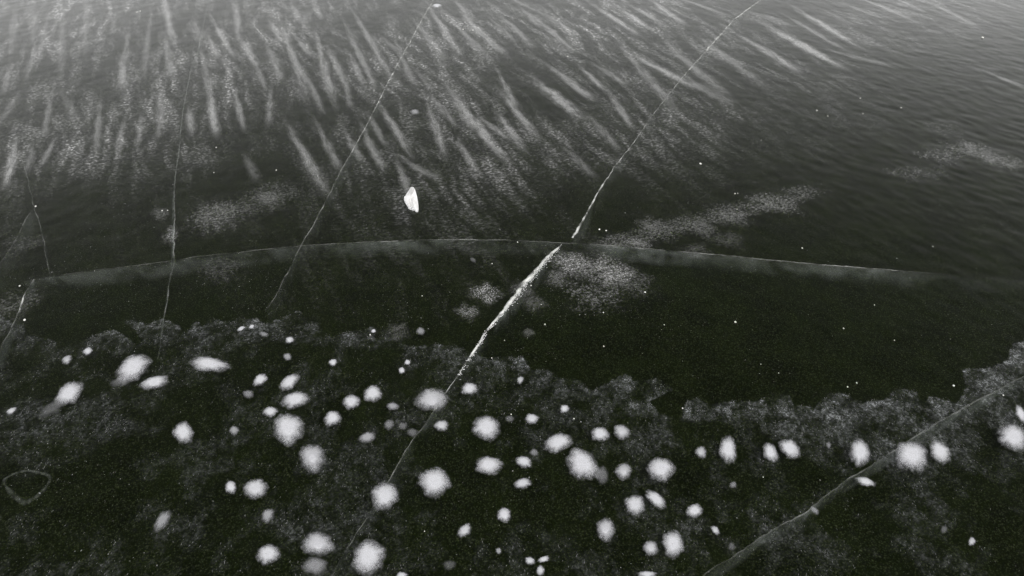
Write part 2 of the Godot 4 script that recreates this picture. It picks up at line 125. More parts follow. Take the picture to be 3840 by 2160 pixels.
const STREAKS := [
	{"x0": -2.1008, "z0": -4.6799, "x1": -1.9584, "z1": -4.334, "w": 0.0248, "d": 0.38, "patch": false, "label": "pale frost streak near the far end of the upright crack"},
	{"x0": -1.9777, "z0": -4.3777, "x1": -1.8247, "z1": -4.0266, "w": 0.0235, "d": 0.5, "patch": false, "label": "bright frost streak near the far end of the upright crack"},
	{"x0": -1.8297, "z0": -3.9503, "x1": -1.6881, "z1": -3.6163, "w": 0.0217, "d": 0.34, "patch": false, "label": "pale narrow frost streak near the far end of the upright crack"},
	{"x0": -2.5781, "z0": -4.6799, "x1": -2.2327, "z1": -3.8762, "w": 0.0237, "d": 0.26, "patch": false, "label": "faint long frost streak beyond the upright crack, on the small fork's side"},
	{"x0": -2.5524, "z0": -4.3124, "x1": -2.24, "z1": -3.6163, "w": 0.0196, "d": 0.26, "patch": false, "label": "faint long narrow frost streak beyond the upright crack, on the small fork's side"},
	{"x0": -2.6057, "z0": -4.2276, "x1": -2.4506, "z1": -3.8399, "w": 0.0185, "d": 0.22, "patch": false, "label": "faint narrow frost streak beyond the upright crack, on the small fork's side"},
	{"x0": -2.0784, "z0": -4.046, "x1": -1.8736, "z1": -3.4727, "w": 0.0215, "d": 0.34, "patch": false, "label": "pale narrow frost streak beyond the upright crack, on the small fork's side"},
	{"x0": -1.9899, "z0": -4.1252, "x1": -1.829, "z1": -3.6328, "w": 0.022, "d": 0.3, "patch": false, "label": "faint frost streak near the far end of the upright crack"},
	{"x0": -1.6708, "z0": -4.2697, "x1": -1.4622, "z1": -3.858, "w": 0.0172, "d": 0.5, "patch": false, "label": "bright narrow frost streak near the far end of the upright crack"},
	{"x0": -1.609, "z0": -3.9977, "x1": -1.5347, "z1": -3.8309, "w": 0.0181, "d": 0.5, "patch": false, "label": "bright short narrow frost streak near the far end of the upright crack"},
	{"x0": -1.6511, "z0": -4.6073, "x1": -1.5031, "z1": -4.1252, "w": 0.0227, "d": 0.4, "patch": false, "label": "pale frost streak near the far end of the upright crack"},
	{"x0": -1.4065, "z0": -3.9315, "x1": -1.2929, "z1": -3.6999, "w": 0.0218, "d": 0.6, "patch": false, "label": "bright short narrow frost streak near the far end of the upright crack"},
	{"x0": -1.5623, "z0": -3.717, "x1": -1.3092, "z1": -3.0762, "w": 0.0187, "d": 0.36, "patch": false, "label": "pale narrow frost streak along the far stretch of the upright crack"},
	{"x0": -1.3412, "z0": -3.142, "x1": -1.2792, "z1": -2.9874, "w": 0.0209, "d": 0.62, "patch": false, "label": "brilliant short narrow frost streak along the far stretch of the upright crack"},
	{"x0": -1.4172, "z0": -3.0762, "x1": -1.382, "z1": -2.9874, "w": 0.0207, "d": 0.5, "patch": false, "label": "bright short narrow frost streak along the far stretch of the upright crack"},
	{"x0": -1.2527, "z0": -3.2376, "x1": -1.1749, "z1": -3.0377, "w": 0.0153, "d": 0.42, "patch": false, "label": "pale short narrow frost streak along the far stretch of the upright crack"},
	{"x0": -1.3358, "z0": -4.2276, "x1": -1.2471, "z1": -4.0266, "w": 0.0188, "d": 0.42, "patch": false, "label": "pale short narrow frost streak near the far end of the upright crack"},
	{"x0": -1.2241, "z0": -4.0656, "x1": -0.9888, "z1": -3.4192, "w": 0.0228, "d": 0.5, "patch": false, "label": "bright frost streak between the upright crack and the thin crack"},
	{"x0": -1.1318, "z0": -3.9881, "x1": -1.0654, "z1": -3.858, "w": 0.0167, "d": 0.45, "patch": false, "label": "pale short narrow frost streak between the upright crack and the thin crack"},
	{"x0": -1.0071, "z0": -3.8945, "x1": -0.8499, "z1": -3.3669, "w": 0.0236, "d": 0.55, "patch": false, "label": "bright frost streak along the middle of the thin crack"},
	{"x0": -0.9211, "z0": -3.7865, "x1": -0.8149, "z1": -3.4883, "w": 0.0197, "d": 0.45, "patch": false, "label": "pale short narrow frost streak along the middle of the thin crack"},
	{"x0": -1.2542, "z0": -3.8399, "x1": -1.1357, "z1": -3.5594, "w": 0.0213, "d": 0.4, "patch": false, "label": "pale short narrow frost streak between the upright crack and the thin crack"},
	{"x0": -2.0368, "z0": -2.7639, "x1": -1.9609, "z1": -2.5731, "w": 0.0179, "d": 0.75, "patch": false, "label": "brilliant short narrow frost streak near the small fork of cracks"},
	{"x0": -1.9084, "z0": -2.8089, "x1": -1.8926, "z1": -2.7307, "w": 0.0151, "d": 0.4, "patch": false, "label": "pale short narrow frost streak near the small fork of cracks"},
	{"x0": -1.9709, "z0": -2.775, "x1": -1.9196, "z1": -2.6555, "w": 0.016, "d": 0.26, "patch": false, "label": "faint short narrow frost streak near the small fork of cracks"},
	{"x0": -1.842, "z0": -3.1287, "x1": -1.7339, "z1": -2.855, "w": 0.0171, "d": 0.36, "patch": false, "label": "pale short narrow frost streak beyond the upright crack, on the small fork's side"},
	{"x0": -2.1124, "z0": -3.2376, "x1": -2.0193, "z1": -2.9998, "w": 0.0164, "d": 0.34, "patch": false, "label": "pale short narrow frost streak beyond the upright crack, on the small fork's side"},
	{"x0": -0.8955, "z0": -2.8667, "x1": -0.74, "z1": -2.543, "w": 0.0254, "d": 0.48, "patch": false, "label": "bright frost streak between the upright crack and the thin crack"},
	{"x0": -0.7993, "z0": -2.9141, "x1": -0.7023, "z1": -2.6874, "w": 0.0196, "d": 0.4, "patch": false, "label": "pale short narrow frost streak along the middle of the thin crack"},
	{"x0": -1.0413, "z0": -2.6661, "x1": -1.0036, "z1": -2.5933, "w": 0.0208, "d": 0.22, "patch": false, "label": "faint short narrow frost streak between the upright crack and the thin crack"},
	{"x0": -1.122, "z0": -3.3085, "x1": -1.0712, "z1": -3.0762, "w": 0.0167, "d": 0.34, "patch": false, "label": "pale short narrow frost streak between the upright crack and the thin crack"},
	{"x0": -0.9716, "z0": -3.4727, "x1": -0.8776, "z1": -3.2237, "w": 0.0185, "d": 0.38, "patch": false, "label": "pale short narrow frost streak along the middle of the thin crack"},
	{"x0": -2.4707, "z0": -3.8041, "x1": -2.3719, "z1": -3.5514, "w": 0.0172, "d": 0.22, "patch": false, "label": "faint short narrow frost streak beyond the upright crack, on the small fork's side"},
	{"x0": -1.677, "z0": -2.975, "x1": -1.636, "z1": -2.8318, "w": 0.0167, "d": 0.28, "patch": false, "label": "faint short narrow frost streak along the far stretch of the upright crack"},
	{"x0": -1.6212, "z0": -3.0377, "x1": -1.576, "z1": -2.8903, "w": 0.017, "d": 0.28, "patch": false, "label": "faint short narrow frost streak along the far stretch of the upright crack"},
	{"x0": -1.5549, "z0": -3.1023, "x1": -1.507, "z1": -2.9383, "w": 0.0172, "d": 0.32, "patch": false, "label": "pale short narrow frost streak along the far stretch of the upright crack"},
	{"x0": -2.2797, "z0": -3.2099, "x1": -2.2584, "z1": -3.1287, "w": 0.0202, "d": 0.3, "patch": false, "label": "faint short narrow frost streak beyond the upright crack, on the small fork's side"},
	{"x0": -2.4742, "z0": -3.5675, "x1": -2.4123, "z1": -3.4116, "w": 0.0217, "d": 0.28, "patch": false, "label": "faint short narrow frost streak beyond the upright crack, on the small fork's side"},
	{"x0": -1.9747, "z0": -3.6999, "x1": -1.8641, "z1": -3.4727, "w": 0.0221, "d": 0.3, "patch": false, "label": "faint short frost streak along the far stretch of the upright crack"},
	{"x0": -1.6377, "z0": -3.3229, "x1": -1.5792, "z1": -3.1287, "w": 0.018, "d": 0.24, "patch": false, "label": "faint short narrow frost streak along the far stretch of the upright crack"},
	{"x0": -1.7653, "z0": -4.2276, "x1": -1.6785, "z1": -4.0266, "w": 0.0188, "d": 0.24, "patch": false, "label": "faint short narrow frost streak near the far end of the upright crack"},
	{"x0": -2.9025, "z0": -4.4673, "x1": -2.6615, "z1": -3.9691, "w": 0.0221, "d": 0.22, "patch": false, "label": "faint frost streak beyond the upright crack, on the small fork's side"},
	{"x0": -2.7942, "z0": -4.4673, "x1": -2.5663, "z1": -4.0266, "w": 0.0222, "d": 0.18, "patch": false, "label": "faint frost streak beyond the upright crack, on the small fork's side"},
	{"x0": -1.2866, "z0": -4.5365, "x1": -1.211, "z1": -4.334, "w": 0.0214, "d": 0.3, "patch": false, "label": "faint short narrow frost streak between the upright crack and the thin crack"},
	{"x0": -1.1788, "z0": -4.5835, "x1": -1.1032, "z1": -4.3999, "w": 0.0201, "d": 0.3, "patch": false, "label": "faint short narrow frost streak between the upright crack and the thin crack"},
	{"x0": -1.2384, "z0": -3.5675, "x1": -1.1837, "z1": -3.442, "w": 0.0166, "d": 0.36, "patch": false, "label": "pale short narrow frost streak between the upright crack and the thin crack"},
	{"x0": -1.4466, "z0": -3.6999, "x1": -1.3815, "z1": -3.5675, "w": 0.0158, "d": 0.26, "patch": false, "label": "faint short narrow frost streak near the far end of the upright crack"},
	{"x0": -2.0496, "z0": -3.2657, "x1": -1.9513, "z1": -3.1287, "w": 0.0203, "d": 0.22, "patch": false, "label": "faint short narrow frost streak beyond the upright crack, on the small fork's side"},
	{"x0": -0.8713, "z0": -4.0656, "x1": -0.6844, "z1": -3.5196, "w": 0.0203, "d": 0.46, "patch": false, "label": "bright narrow frost streak between the upright crack and the thin crack"},
	{"x0": -0.8599, "z0": -4.2909, "x1": -0.6109, "z1": -3.5999, "w": 0.0195, "d": 0.5, "patch": false, "label": "bright narrow frost streak near the far end of the thin crack"},
	{"x0": -0.4321, "z0": -4.3777, "x1": -0.2985, "z1": -3.9129, "w": 0.0261, "d": 0.52, "patch": false, "label": "bright frost streak near the far end of the thin crack"},
	{"x0": -0.4962, "z0": -4.1657, "x1": -0.376, "z1": -3.8762, "w": 0.0213, "d": 0.4, "patch": false, "label": "pale short narrow frost streak near the far end of the thin crack"},
	{"x0": -0.3026, "z0": -4.238, "x1": -0.1806, "z1": -3.9315, "w": 0.0187, "d": 0.42, "patch": false, "label": "pale short narrow frost streak near the far end of the thin crack"},
	{"x0": -0.2349, "z0": -4.3016, "x1": -0.0718, "z1": -3.9129, "w": 0.0259, "d": 0.46, "patch": false, "label": "bright frost streak near the far end of the thin crack"},
	{"x0": -0.3152, "z0": -4.6073, "x1": -0.2132, "z1": -4.2276, "w": 0.0229, "d": 0.34, "patch": false, "label": "pale frost streak near the far end of the thin crack"},
	{"x0": -0.0323, "z0": -4.3232, "x1": 0.0871, "z1": -4.0266, "w": 0.019, "d": 0.46, "patch": false, "label": "bright short narrow frost streak between the thin crack and the long white crack"},
	{"x0": 0.1833, "z0": -4.238, "x1": 0.299, "z1": -3.9315, "w": 0.0215, "d": 0.46, "patch": false, "label": "bright short narrow frost streak between the thin crack and the long white crack"},
	{"x0": -0.0802, "z0": -4.2485, "x1": -0.0021, "z1": -4.0558, "w": 0.0189, "d": 0.34, "patch": false, "label": "pale short narrow frost streak near the far end of the thin crack"},
	{"x0": 0.5445, "z0": -4.4447, "x1": 0.6724, "z1": -4.1453, "w": 0.0239, "d": 0.66, "patch": false, "label": "brilliant short frost streak between the thin crack and the long white crack"},
	{"x0": 0.6741, "z0": -4.4334, "x1": 0.7449, "z1": -4.2485, "w": 0.0226, "d": 0.58, "patch": false, "label": "bright short frost streak between the thin crack and the long white crack"},
	{"x0": 0.8608, "z0": -4.6313, "x1": 0.9472, "z1": -4.3449, "w": 0.0278, "d": 0.62, "patch": false, "label": "brilliant short frost streak near the far end of the long white crack"},
	{"x0": 0.757, "z0": -4.4788, "x1": 0.8439, "z1": -4.3124, "w": 0.0228, "d": 0.46, "patch": false, "label": "bright short frost streak between the thin crack and the long white crack"},
	{"x0": -0.5497, "z0": -3.0957, "x1": -0.4377, "z1": -2.8203, "w": 0.0181, "d": 0.48, "patch": false, "label": "bright short narrow frost streak along the middle of the thin crack"},
	{"x0": -0.3528, "z0": -3.0892, "x1": -0.2868, "z1": -2.8203, "w": 0.0192, "d": 0.46, "patch": false, "label": "bright short narrow frost streak near the small grey dome bubble"},
	{"x0": -0.2694, "z0": -3.3085, "x1": -0.1849, "z1": -3.0633, "w": 0.0215, "d": 0.48, "patch": false, "label": "bright short narrow frost streak near the small grey dome bubble"},
	{"x0": -0.1842, "z0": -3.1155, "x1": -0.1058, "z1": -2.9262, "w": 0.0241, "d": 0.62, "patch": false, "label": "brilliant short frost streak near the small grey dome bubble"},
	{"x0": -0.0879, "z0": -3.0124, "x1": -0.0412, "z1": -2.9383, "w": 0.017, "d": 0.5, "patch": false, "label": "bright short narrow frost streak between the thin crack and the long white crack"},
	{"x0": -0.0434, "z0": -3.4883, "x1": 0.0074, "z1": -3.2657, "w": 0.0162, "d": 0.46, "patch": false, "label": "bright short narrow frost streak between the thin crack and the long white crack"},
	{"x0": 0.0013, "z0": -3.2168, "x1": 0.0812, "z1": -2.9874, "w": 0.0222, "d": 0.56, "patch": false, "label": "bright short frost streak between the thin crack and the long white crack"},
	{"x0": -0.0277, "z0": -3.0377, "x1": 0.0289, "z1": -2.8667, "w": 0.0214, "d": 0.48, "patch": false, "label": "bright short narrow frost streak between the thin crack and the long white crack"},
	{"x0": 0.167, "z0": -3.3817, "x1": 0.2805, "z1": -3.1554, "w": 0.034, "d": 0.66, "patch": false, "label": "brilliant short frost streak between the thin crack and the long white crack"},
	{"x0": 0.2269, "z0": -3.5917, "x1": 0.3542, "z1": -3.3375, "w": 0.0228, "d": 0.54, "patch": false, "label": "bright short frost streak between the thin crack and the long white crack"},
	{"x0": 0.3754, "z0": -3.5675, "x1": 0.425, "z1": -3.4344, "w": 0.0179, "d": 0.56, "patch": false, "label": "bright short narrow frost streak between the thin crack and the long white crack"},
	{"x0": 0.475, "z0": -3.2516, "x1": 0.5073, "z1": -3.0633, "w": 0.0213, "d": 0.44, "patch": false, "label": "pale short narrow frost streak along the far stretch of the long white crack"},
	{"x0": 0.6115, "z0": -3.7689, "x1": 0.7125, "z1": -3.2941, "w": 0.0295, "d": 0.4, "patch": false, "label": "pale frost streak along the far stretch of the long white crack"},
	{"x0": 0.7184, "z0": -3.6661, "x1": 0.8301, "z1": -3.4727, "w": 0.0298, "d": 0.66, "patch": false, "label": "brilliant short frost streak along the far stretch of the long white crack"},
	{"x0": 0.4606, "z0": -3.6081, "x1": 0.5258, "z1": -3.4883, "w": 0.0207, "d": 0.4, "patch": false, "label": "pale short narrow frost streak along the far stretch of the long white crack"},
	{"x0": -0.1104, "z0": -2.8903, "x1": -0.0393, "z1": -2.7528, "w": 0.0219, "d": 0.44, "patch": false, "label": "pale short narrow frost streak between the thin crack and the long white crack"},
	{"x0": -0.6135, "z0": -2.9141, "x1": -0.5349, "z1": -2.709, "w": 0.0196, "d": 0.4, "patch": false, "label": "pale short narrow frost streak along the middle of the thin crack"},
	{"x0": -0.3266, "z0": -3.2099, "x1": -0.2605, "z1": -3.0633, "w": 0.0177, "d": 0.36, "patch": false, "label": "pale short narrow frost streak near the small grey dome bubble"},
	{"x0": -0.4372, "z0": -2.6242, "x1": -0.3925, "z1": -2.4748, "w": 0.0163, "d": 0.36, "patch": false, "label": "pale short narrow frost streak near the white ice shard"},
	{"x0": 0.2586, "z0": -2.7307, "x1": 0.3001, "z1": -2.645, "w": 0.0211, "d": 0.28, "patch": false, "label": "faint short narrow frost streak between the thin crack and the long white crack"},
	{"x0": -0.5983, "z0": -3.025, "x1": -0.5501, "z1": -2.9022, "w": 0.017, "d": 0.36, "patch": false, "label": "pale short narrow frost streak along the middle of the thin crack"},
	{"x0": 0.0826, "z0": -4.456, "x1": 0.1508, "z1": -4.2697, "w": 0.0227, "d": 0.42, "patch": false, "label": "pale short frost streak between the thin crack and the long white crack"},
	{"x0": 0.0336, "z0": -4.6555, "x1": 0.1034, "z1": -4.5365, "w": 0.0205, "d": 0.36, "patch": false, "label": "pale short narrow frost streak between the thin crack and the long white crack"},
	{"x0": 0.2071, "z0": -4.3777, "x1": 0.3163, "z1": -4.1657, "w": 0.0297, "d": 0.36, "patch": false, "label": "pale short frost streak between the thin crack and the long white crack"},
	{"x0": -0.6639, "z0": -3.9881, "x1": -0.592, "z1": -3.858, "w": 0.0209, "d": 0.28, "patch": false, "label": "faint short narrow frost streak near the far end of the thin crack"},
	{"x0": -0.4539, "z0": -3.5675, "x1": -0.3977, "z1": -3.442, "w": 0.0166, "d": 0.2, "patch": false, "label": "faint short narrow frost streak near the small grey dome bubble"},
	{"x0": -0.5525, "z0": -3.7515, "x1": -0.488, "z1": -3.5196, "w": 0.0197, "d": 0.36, "patch": false, "label": "pale short narrow frost streak near the small grey dome bubble"},
	{"x0": -0.7941, "z0": -3.6999, "x1": -0.7303, "z1": -3.5039, "w": 0.0183, "d": 0.36, "patch": false, "label": "pale short narrow frost streak along the middle of the thin crack"},
	{"x0": -0.1952, "z0": -2.7976, "x1": -0.1576, "z1": -2.6767, "w": 0.0182, "d": 0.32, "patch": false, "label": "pale short narrow frost streak near the white ice shard"},
	{"x0": -0.384, "z0": -2.6661, "x1": -0.3259, "z1": -2.6036, "w": 0.0229, "d": 0.3, "patch": false, "label": "faint short frost streak near the white ice shard"},
	{"x0": 0.3794, "z0": -2.9998, "x1": 0.4272, "z1": -2.855, "w": 0.0224, "d": 0.32, "patch": false, "label": "pale short frost streak between the thin crack and the long white crack"},
	{"x0": 0.2917, "z0": -3.4268, "x1": 0.3469, "z1": -3.3229, "w": 0.0187, "d": 0.4, "patch": false, "label": "pale short narrow frost streak between the thin crack and the long white crack"},
	{"x0": -0.7903, "z0": -3.442, "x1": -0.7481, "z1": -3.2657, "w": 0.0161, "d": 0.3, "patch": false, "label": "faint short narrow frost streak along the middle of the thin crack"},
	{"x0": -0.6777, "z0": -2.8784, "x1": -0.6262, "z1": -2.7639, "w": 0.0175, "d": 0.34, "patch": false, "label": "pale short narrow frost streak along the middle of the thin crack"},
	{"x0": 1.4761, "z0": -4.1352, "x1": 1.6199, "z1": -3.7515, "w": 0.0391, "d": 0.85, "patch": false, "label": "brilliant broad frost streak near the far end of the long white crack"},
	{"x0": 1.3066, "z0": -3.9409, "x1": 1.4018, "z1": -3.6745, "w": 0.0313, "d": 0.68, "patch": false, "label": "brilliant short frost streak near the far end of the long white crack"},
	{"x0": 1.7101, "z0": -4.3888, "x1": 1.8134, "z1": -4.0169, "w": 0.0294, "d": 0.72, "patch": false, "label": "brilliant frost streak across the long white crack, far off"},
	{"x0": 1.6257, "z0": -4.2591, "x1": 1.72, "z1": -3.9503, "w": 0.0216, "d": 0.5, "patch": false, "label": "bright short narrow frost streak near the far end of the long white crack"},
	{"x0": 2.0216, "z0": -4.5481, "x1": 2.0993, "z1": -4.3999, "w": 0.0216, "d": 0.36, "patch": false, "label": "pale short narrow frost streak across the long white crack, far off"},
	{"x0": 2.1656, "z0": -4.6193, "x1": 2.2768, "z1": -4.3667, "w": 0.0232, "d": 0.46, "patch": false, "label": "bright short frost streak across the long white crack, far off"},
	{"x0": 2.5298, "z0": -4.5717, "x1": 2.6003, "z1": -4.2803, "w": 0.0229, "d": 0.5, "patch": false, "label": "bright short frost streak across the long white crack, far off"},
	{"x0": 2.3558, "z0": -4.6676, "x1": 2.3961, "z1": -4.5248, "w": 0.0205, "d": 0.46, "patch": false, "label": "bright short narrow frost streak across the long white crack, far off"},
	{"x0": 1.0865, "z0": -4.6433, "x1": 1.1992, "z1": -4.4788, "w": 0.0235, "d": 0.42, "patch": false, "label": "pale short frost streak near the far end of the long white crack"},
	{"x0": 0.878, "z0": -3.7777, "x1": 0.9771, "z1": -3.4268, "w": 0.0339, "d": 0.4, "patch": false, "label": "pale frost streak along the far stretch of the long white crack"},
	{"x0": 1.0673, "z0": -3.9037, "x1": 1.1784, "z1": -3.5514, "w": 0.0308, "d": 0.36, "patch": false, "label": "pale frost streak along the far stretch of the long white crack"},
	{"x0": 1.7068, "z0": -3.8489, "x1": 1.8736, "z1": -3.7084, "w": 0.0271, "d": 0.32, "patch": false, "label": "pale short frost streak across the long white crack, far off"},
	{"x0": 2.3802, "z0": -3.5434, "x1": 2.4353, "z1": -3.4268, "w": 0.0229, "d": 0.34, "patch": false, "label": "pale short frost streak across the long white crack, far off"},
	{"x0": 1.8699, "z0": -4.4222, "x1": 1.9086, "z1": -4.3124, "w": 0.0197, "d": 0.26, "patch": false, "label": "faint short narrow frost streak across the long white crack, far off"},
	{"x0": 1.448, "z0": -4.4222, "x1": 1.5641, "z1": -4.2909, "w": 0.0302, "d": 0.24, "patch": false, "label": "faint short frost streak near the far end of the long white crack"},
	{"x0": 0.8848, "z0": -3.4727, "x1": 0.9736, "z1": -3.2941, "w": 0.0374, "d": 0.3, "patch": false, "label": "faint short broad frost streak along the far stretch of the long white crack"},
	{"x0": 0.1837, "z0": -2.0671, "x1": 0.2216, "z1": -1.9716, "w": 0.035, "d": 0.46, "patch": true, "label": "bright short broad frost patch near the crossing of the curved and long white cracks"},
	{"x0": 0.308, "z0": -2.015, "x1": 0.3503, "z1": -1.9225, "w": 0.0388, "d": 0.44, "patch": true, "label": "pale short broad frost patch near the crossing of the curved and long white cracks"},
	{"x0": -0.1134, "z0": -1.9019, "x1": -0.0527, "z1": -1.8222, "w": 0.0233, "d": 0.55, "patch": true, "label": "bright short frost patch nearer than the curved crack"},
	{"x0": -0.1545, "z0": -1.7965, "x1": -0.1155, "z1": -1.7403, "w": 0.0186, "d": 0.38, "patch": true, "label": "pale short narrow frost patch near the crisp grey disc bubble"},
	{"x0": 0.1307, "z0": -1.9716, "x1": 0.1575, "z1": -1.9019, "w": 0.0213, "d": 0.3, "patch": true, "label": "faint short narrow frost patch near the crossing of the curved and long white cracks"},
	{"x0": 0.398, "z0": -2.1446, "x1": 0.4768, "z1": -2.121, "w": 0.0181, "d": 0.4, "patch": true, "label": "pale short narrow frost patch near the crossing of the curved and long white cracks"},
	{"x0": 0.4813, "z0": -2.2851, "x1": 0.5173, "z1": -2.2093, "w": 0.0281, "d": 0.24, "patch": true, "label": "faint short frost patch across the long white crack, near its rime"},
	{"x0": 0.1965, "z0": -1.9156, "x1": 0.3123, "z1": -1.8029, "w": 0.0458, "d": 0.2, "patch": true, "label": "faint short broad frost patch near the crossing of the curved and long white cracks"},
	{"x0": -0.35, "z0": -1.722, "x1": -0.3253, "z1": -1.6454, "w": 0.018, "d": 0.18, "patch": true, "label": "faint short narrow frost patch near the crisp grey disc bubble"},
	{"x0": 0.0136, "z0": -1.9156, "x1": 0.0423, "z1": -1.8352, "w": 0.0209, "d": 0.26, "patch": true, "label": "faint short narrow frost patch near the crossing of the curved and long white cracks"},
	{"x0": 0.0508, "z0": -1.8483, "x1": 0.0821, "z1": -1.7775, "w": 0.0205, "d": 0.2, "patch": true, "label": "faint short narrow frost patch across the long white crack, near its rime"},
	{"x0": 0.0423, "z0": -1.692, "x1": 0.0536, "z1": -1.6627, "w": 0.0102, "d": 0.26, "patch": true, "label": "faint short narrow frost patch across the long white crack, near its rime"},
	{"x0": -1.1507, "z0": -2.3375, "x1": -1.012, "z1": -2.2594, "w": 0.0571, "d": 0.2, "patch": true, "label": "faint short broad frost patch near the crossing of the upright and curved cracks"},
	{"x0": -1.2133, "z0": -2.2679, "x1": -1.1732, "z1": -2.121, "w": 0.0138, "d": 0.42, "patch": true, "label": "pale short narrow frost patch near the crossing of the upright and curved cracks"},
	{"x0": -1.2923, "z0": -2.3553, "x1": -1.2447, "z1": -2.2765, "w": 0.0172, "d": 0.26, "patch": true, "label": "faint short narrow frost patch near the crossing of the upright and curved cracks"},
	{"x0": -0.9324, "z0": -2.4662, "x1": -0.8769, "z1": -2.3824, "w": 0.0246, "d": 0.26, "patch": true, "label": "faint short frost patch near the crossing of the thin and curved cracks"},
	{"x0": -1.5796, "z0": -1.8352, "x1": -1.4977, "z1": -1.7712, "w": 0.0449, "d": 0.14, "patch": true, "label": "faint short broad frost patch nearer than the curved crack"},
	{"x0": -1.0371, "z0": -2.015, "x1": -0.8853, "z1": -1.9434, "w": 0.0389, "d": 0.1, "patch": true, "label": "faint short broad frost patch near the crossing of the upright and curved cracks"},
	{"x0": -1.7209, "z0": -2.1686, "x1": -1.6345, "z1": -2.1054, "w": 0.0408, "d": 0.1, "patch": true, "label": "faint short broad frost patch near the small fork of cracks"},
	{"x0": 0.9448, "z0": -2.3915, "x1": 1.049, "z1": -2.3464, "w": 0.034, "d": 0.2448, "patch": true, "label": "faint short frost patch across the long white crack, near its rime"},
	{"x0": 0.7511, "z0": -2.3111, "x1": 0.8555, "z1": -2.2679, "w": 0.0285, "d": 0.1872, "patch": true, "label": "faint short frost patch across the long white crack, near its rime"},
	{"x0": 0.6378, "z0": -2.2425, "x1": 0.701, "z1": -2.1847, "w": 0.0279, "d": 0.1872, "patch": true, "label": "faint short frost patch across the long white crack, near its rime"},
	{"x0": 0.7103, "z0": -2.1847, "x1": 0.7894, "z1": -2.1288, "w": 0.032, "d": 0.1152, "patch": true, "label": "faint short frost patch across the long white crack, near its rime"},
	{"x0": 0.6605, "z0": -2.0977, "x1": 0.5827, "z1": -2.09, "w": 0.0269, "d": 0.144, "patch": true, "label": "faint short frost patch across the long white crack, near its rime"},
	{"x0": 1.7914, "z0": -2.855, "x1": 1.9889, "z1": -2.7528, "w": 0.049, "d": 0.1584, "patch": true, "label": "faint short broad frost patch on the rippled ice"},
	{"x0": 1.78, "z0": -3.025, "x1": 1.9582, "z1": -2.9627, "w": 0.0456, "d": 0.1008, "patch": true, "label": "faint short broad frost patch on the rippled ice"},
	{"x0": 1.6025, "z0": -2.6661, "x1": 1.6972, "z1": -2.5832, "w": 0.0364, "d": 0.1008, "patch": true, "label": "faint short broad frost patch on the rippled ice"},
	{"x0": 1.8758, "z0": -2.7417, "x1": 2.0409, "z1": -2.6874, "w": 0.0373, "d": 0.144, "patch": true, "label": "faint short broad frost patch on the rippled ice"},
	{"x0": 0.2875, "z0": -2.1124, "x1": 0.4566, "z1": -2.1597, "w": 0.0299, "d": 0.216, "patch": true, "label": "faint short frost patch near the crossing of the curved and long white cracks"},
	{"x0": 0.4153, "z0": -2.1597, "x1": 0.6071, "z1": -2.2333, "w": 0.0333, "d": 0.1872, "patch": true, "label": "faint short frost patch across the long white crack, near its rime"},
	{"x0": 0.5489, "z0": -2.2208, "x1": 0.7329, "z1": -2.2972, "w": 0.0339, "d": 0.1872, "patch": true, "label": "faint short frost patch across the long white crack, near its rime"},
	{"x0": 0.6874, "z0": -2.2842, "x1": 0.8814, "z1": -2.377, "w": 0.0346, "d": 0.216, "patch": true, "label": "faint short frost patch across the long white crack, near its rime"},
	{"x0": 0.8312, "z0": -2.35, "x1": 1.0328, "z1": -2.4463, "w": 0.0352, "d": 0.2448, "patch": true, "label": "faint short broad frost patch across the long white crack, near its rime"},
	{"x0": 0.9767, "z0": -2.4044, "x1": 1.2007, "z1": -2.5037, "w": 0.0328, "d": 0.1728, "patch": true, "label": "faint short frost patch across the long white crack, near its rime"},
	{"x0": 0.255, "z0": -2.0438, "x1": 0.3491, "z1": -1.9357, "w": 0.0442, "d": 0.288, "patch": true, "label": "faint short broad frost patch near the crossing of the curved and long white cracks"},
	{"x0": 0.1498, "z0": -2.0664, "x1": 0.2481, "z1": -1.9567, "w": 0.0341, "d": 0.2448, "patch": true, "label": "faint short frost patch near the crossing of the curved and long white cracks"},
	{"x0": 0.3256, "z0": -1.9567, "x1": 0.443, "z1": -1.8742, "w": 0.0381, "d": 0.1584, "patch": true, "label": "faint short broad frost patch across the long white crack, near its rime"},
	{"x0": 1.6512, "z0": -2.7863, "x1": 1.8163, "z1": -2.7198, "w": 0.0419, "d": 0.216, "patch": true, "label": "faint short broad frost patch on the rippled ice"},
	{"x0": 1.8457, "z0": -2.855, "x1": 1.985, "z1": -2.7362, "w": 0.0424, "d": 0.216, "patch": true, "label": "faint short broad frost patch on the rippled ice"},
	{"x0": 1.9286, "z0": -2.7528, "x1": 2.0327, "z1": -2.6555, "w": 0.0414, "d": 0.216, "patch": true, "label": "faint short broad frost patch on the rippled ice"},
	{"x0": 1.4709, "z0": -2.6555, "x1": 1.6269, "z1": -2.5781, "w": 0.0374, "d": 0.144, "patch": true, "label": "faint short broad frost patch on the rippled ice"},
	{"x0": -1.1202, "z0": -2.3634, "x1": -0.9457, "z1": -2.2586, "w": 0.0573, "d": 0.1008, "patch": true, "label": "faint short broad frost patch near the crossing of the upright and curved cracks"},
	{"x0": -0.9824, "z0": -2.5037, "x1": -0.8285, "z1": -2.3634, "w": 0.0593, "d": 0.1152, "patch": true, "label": "faint short broad frost patch near the crossing of the thin and curved cracks"},
]
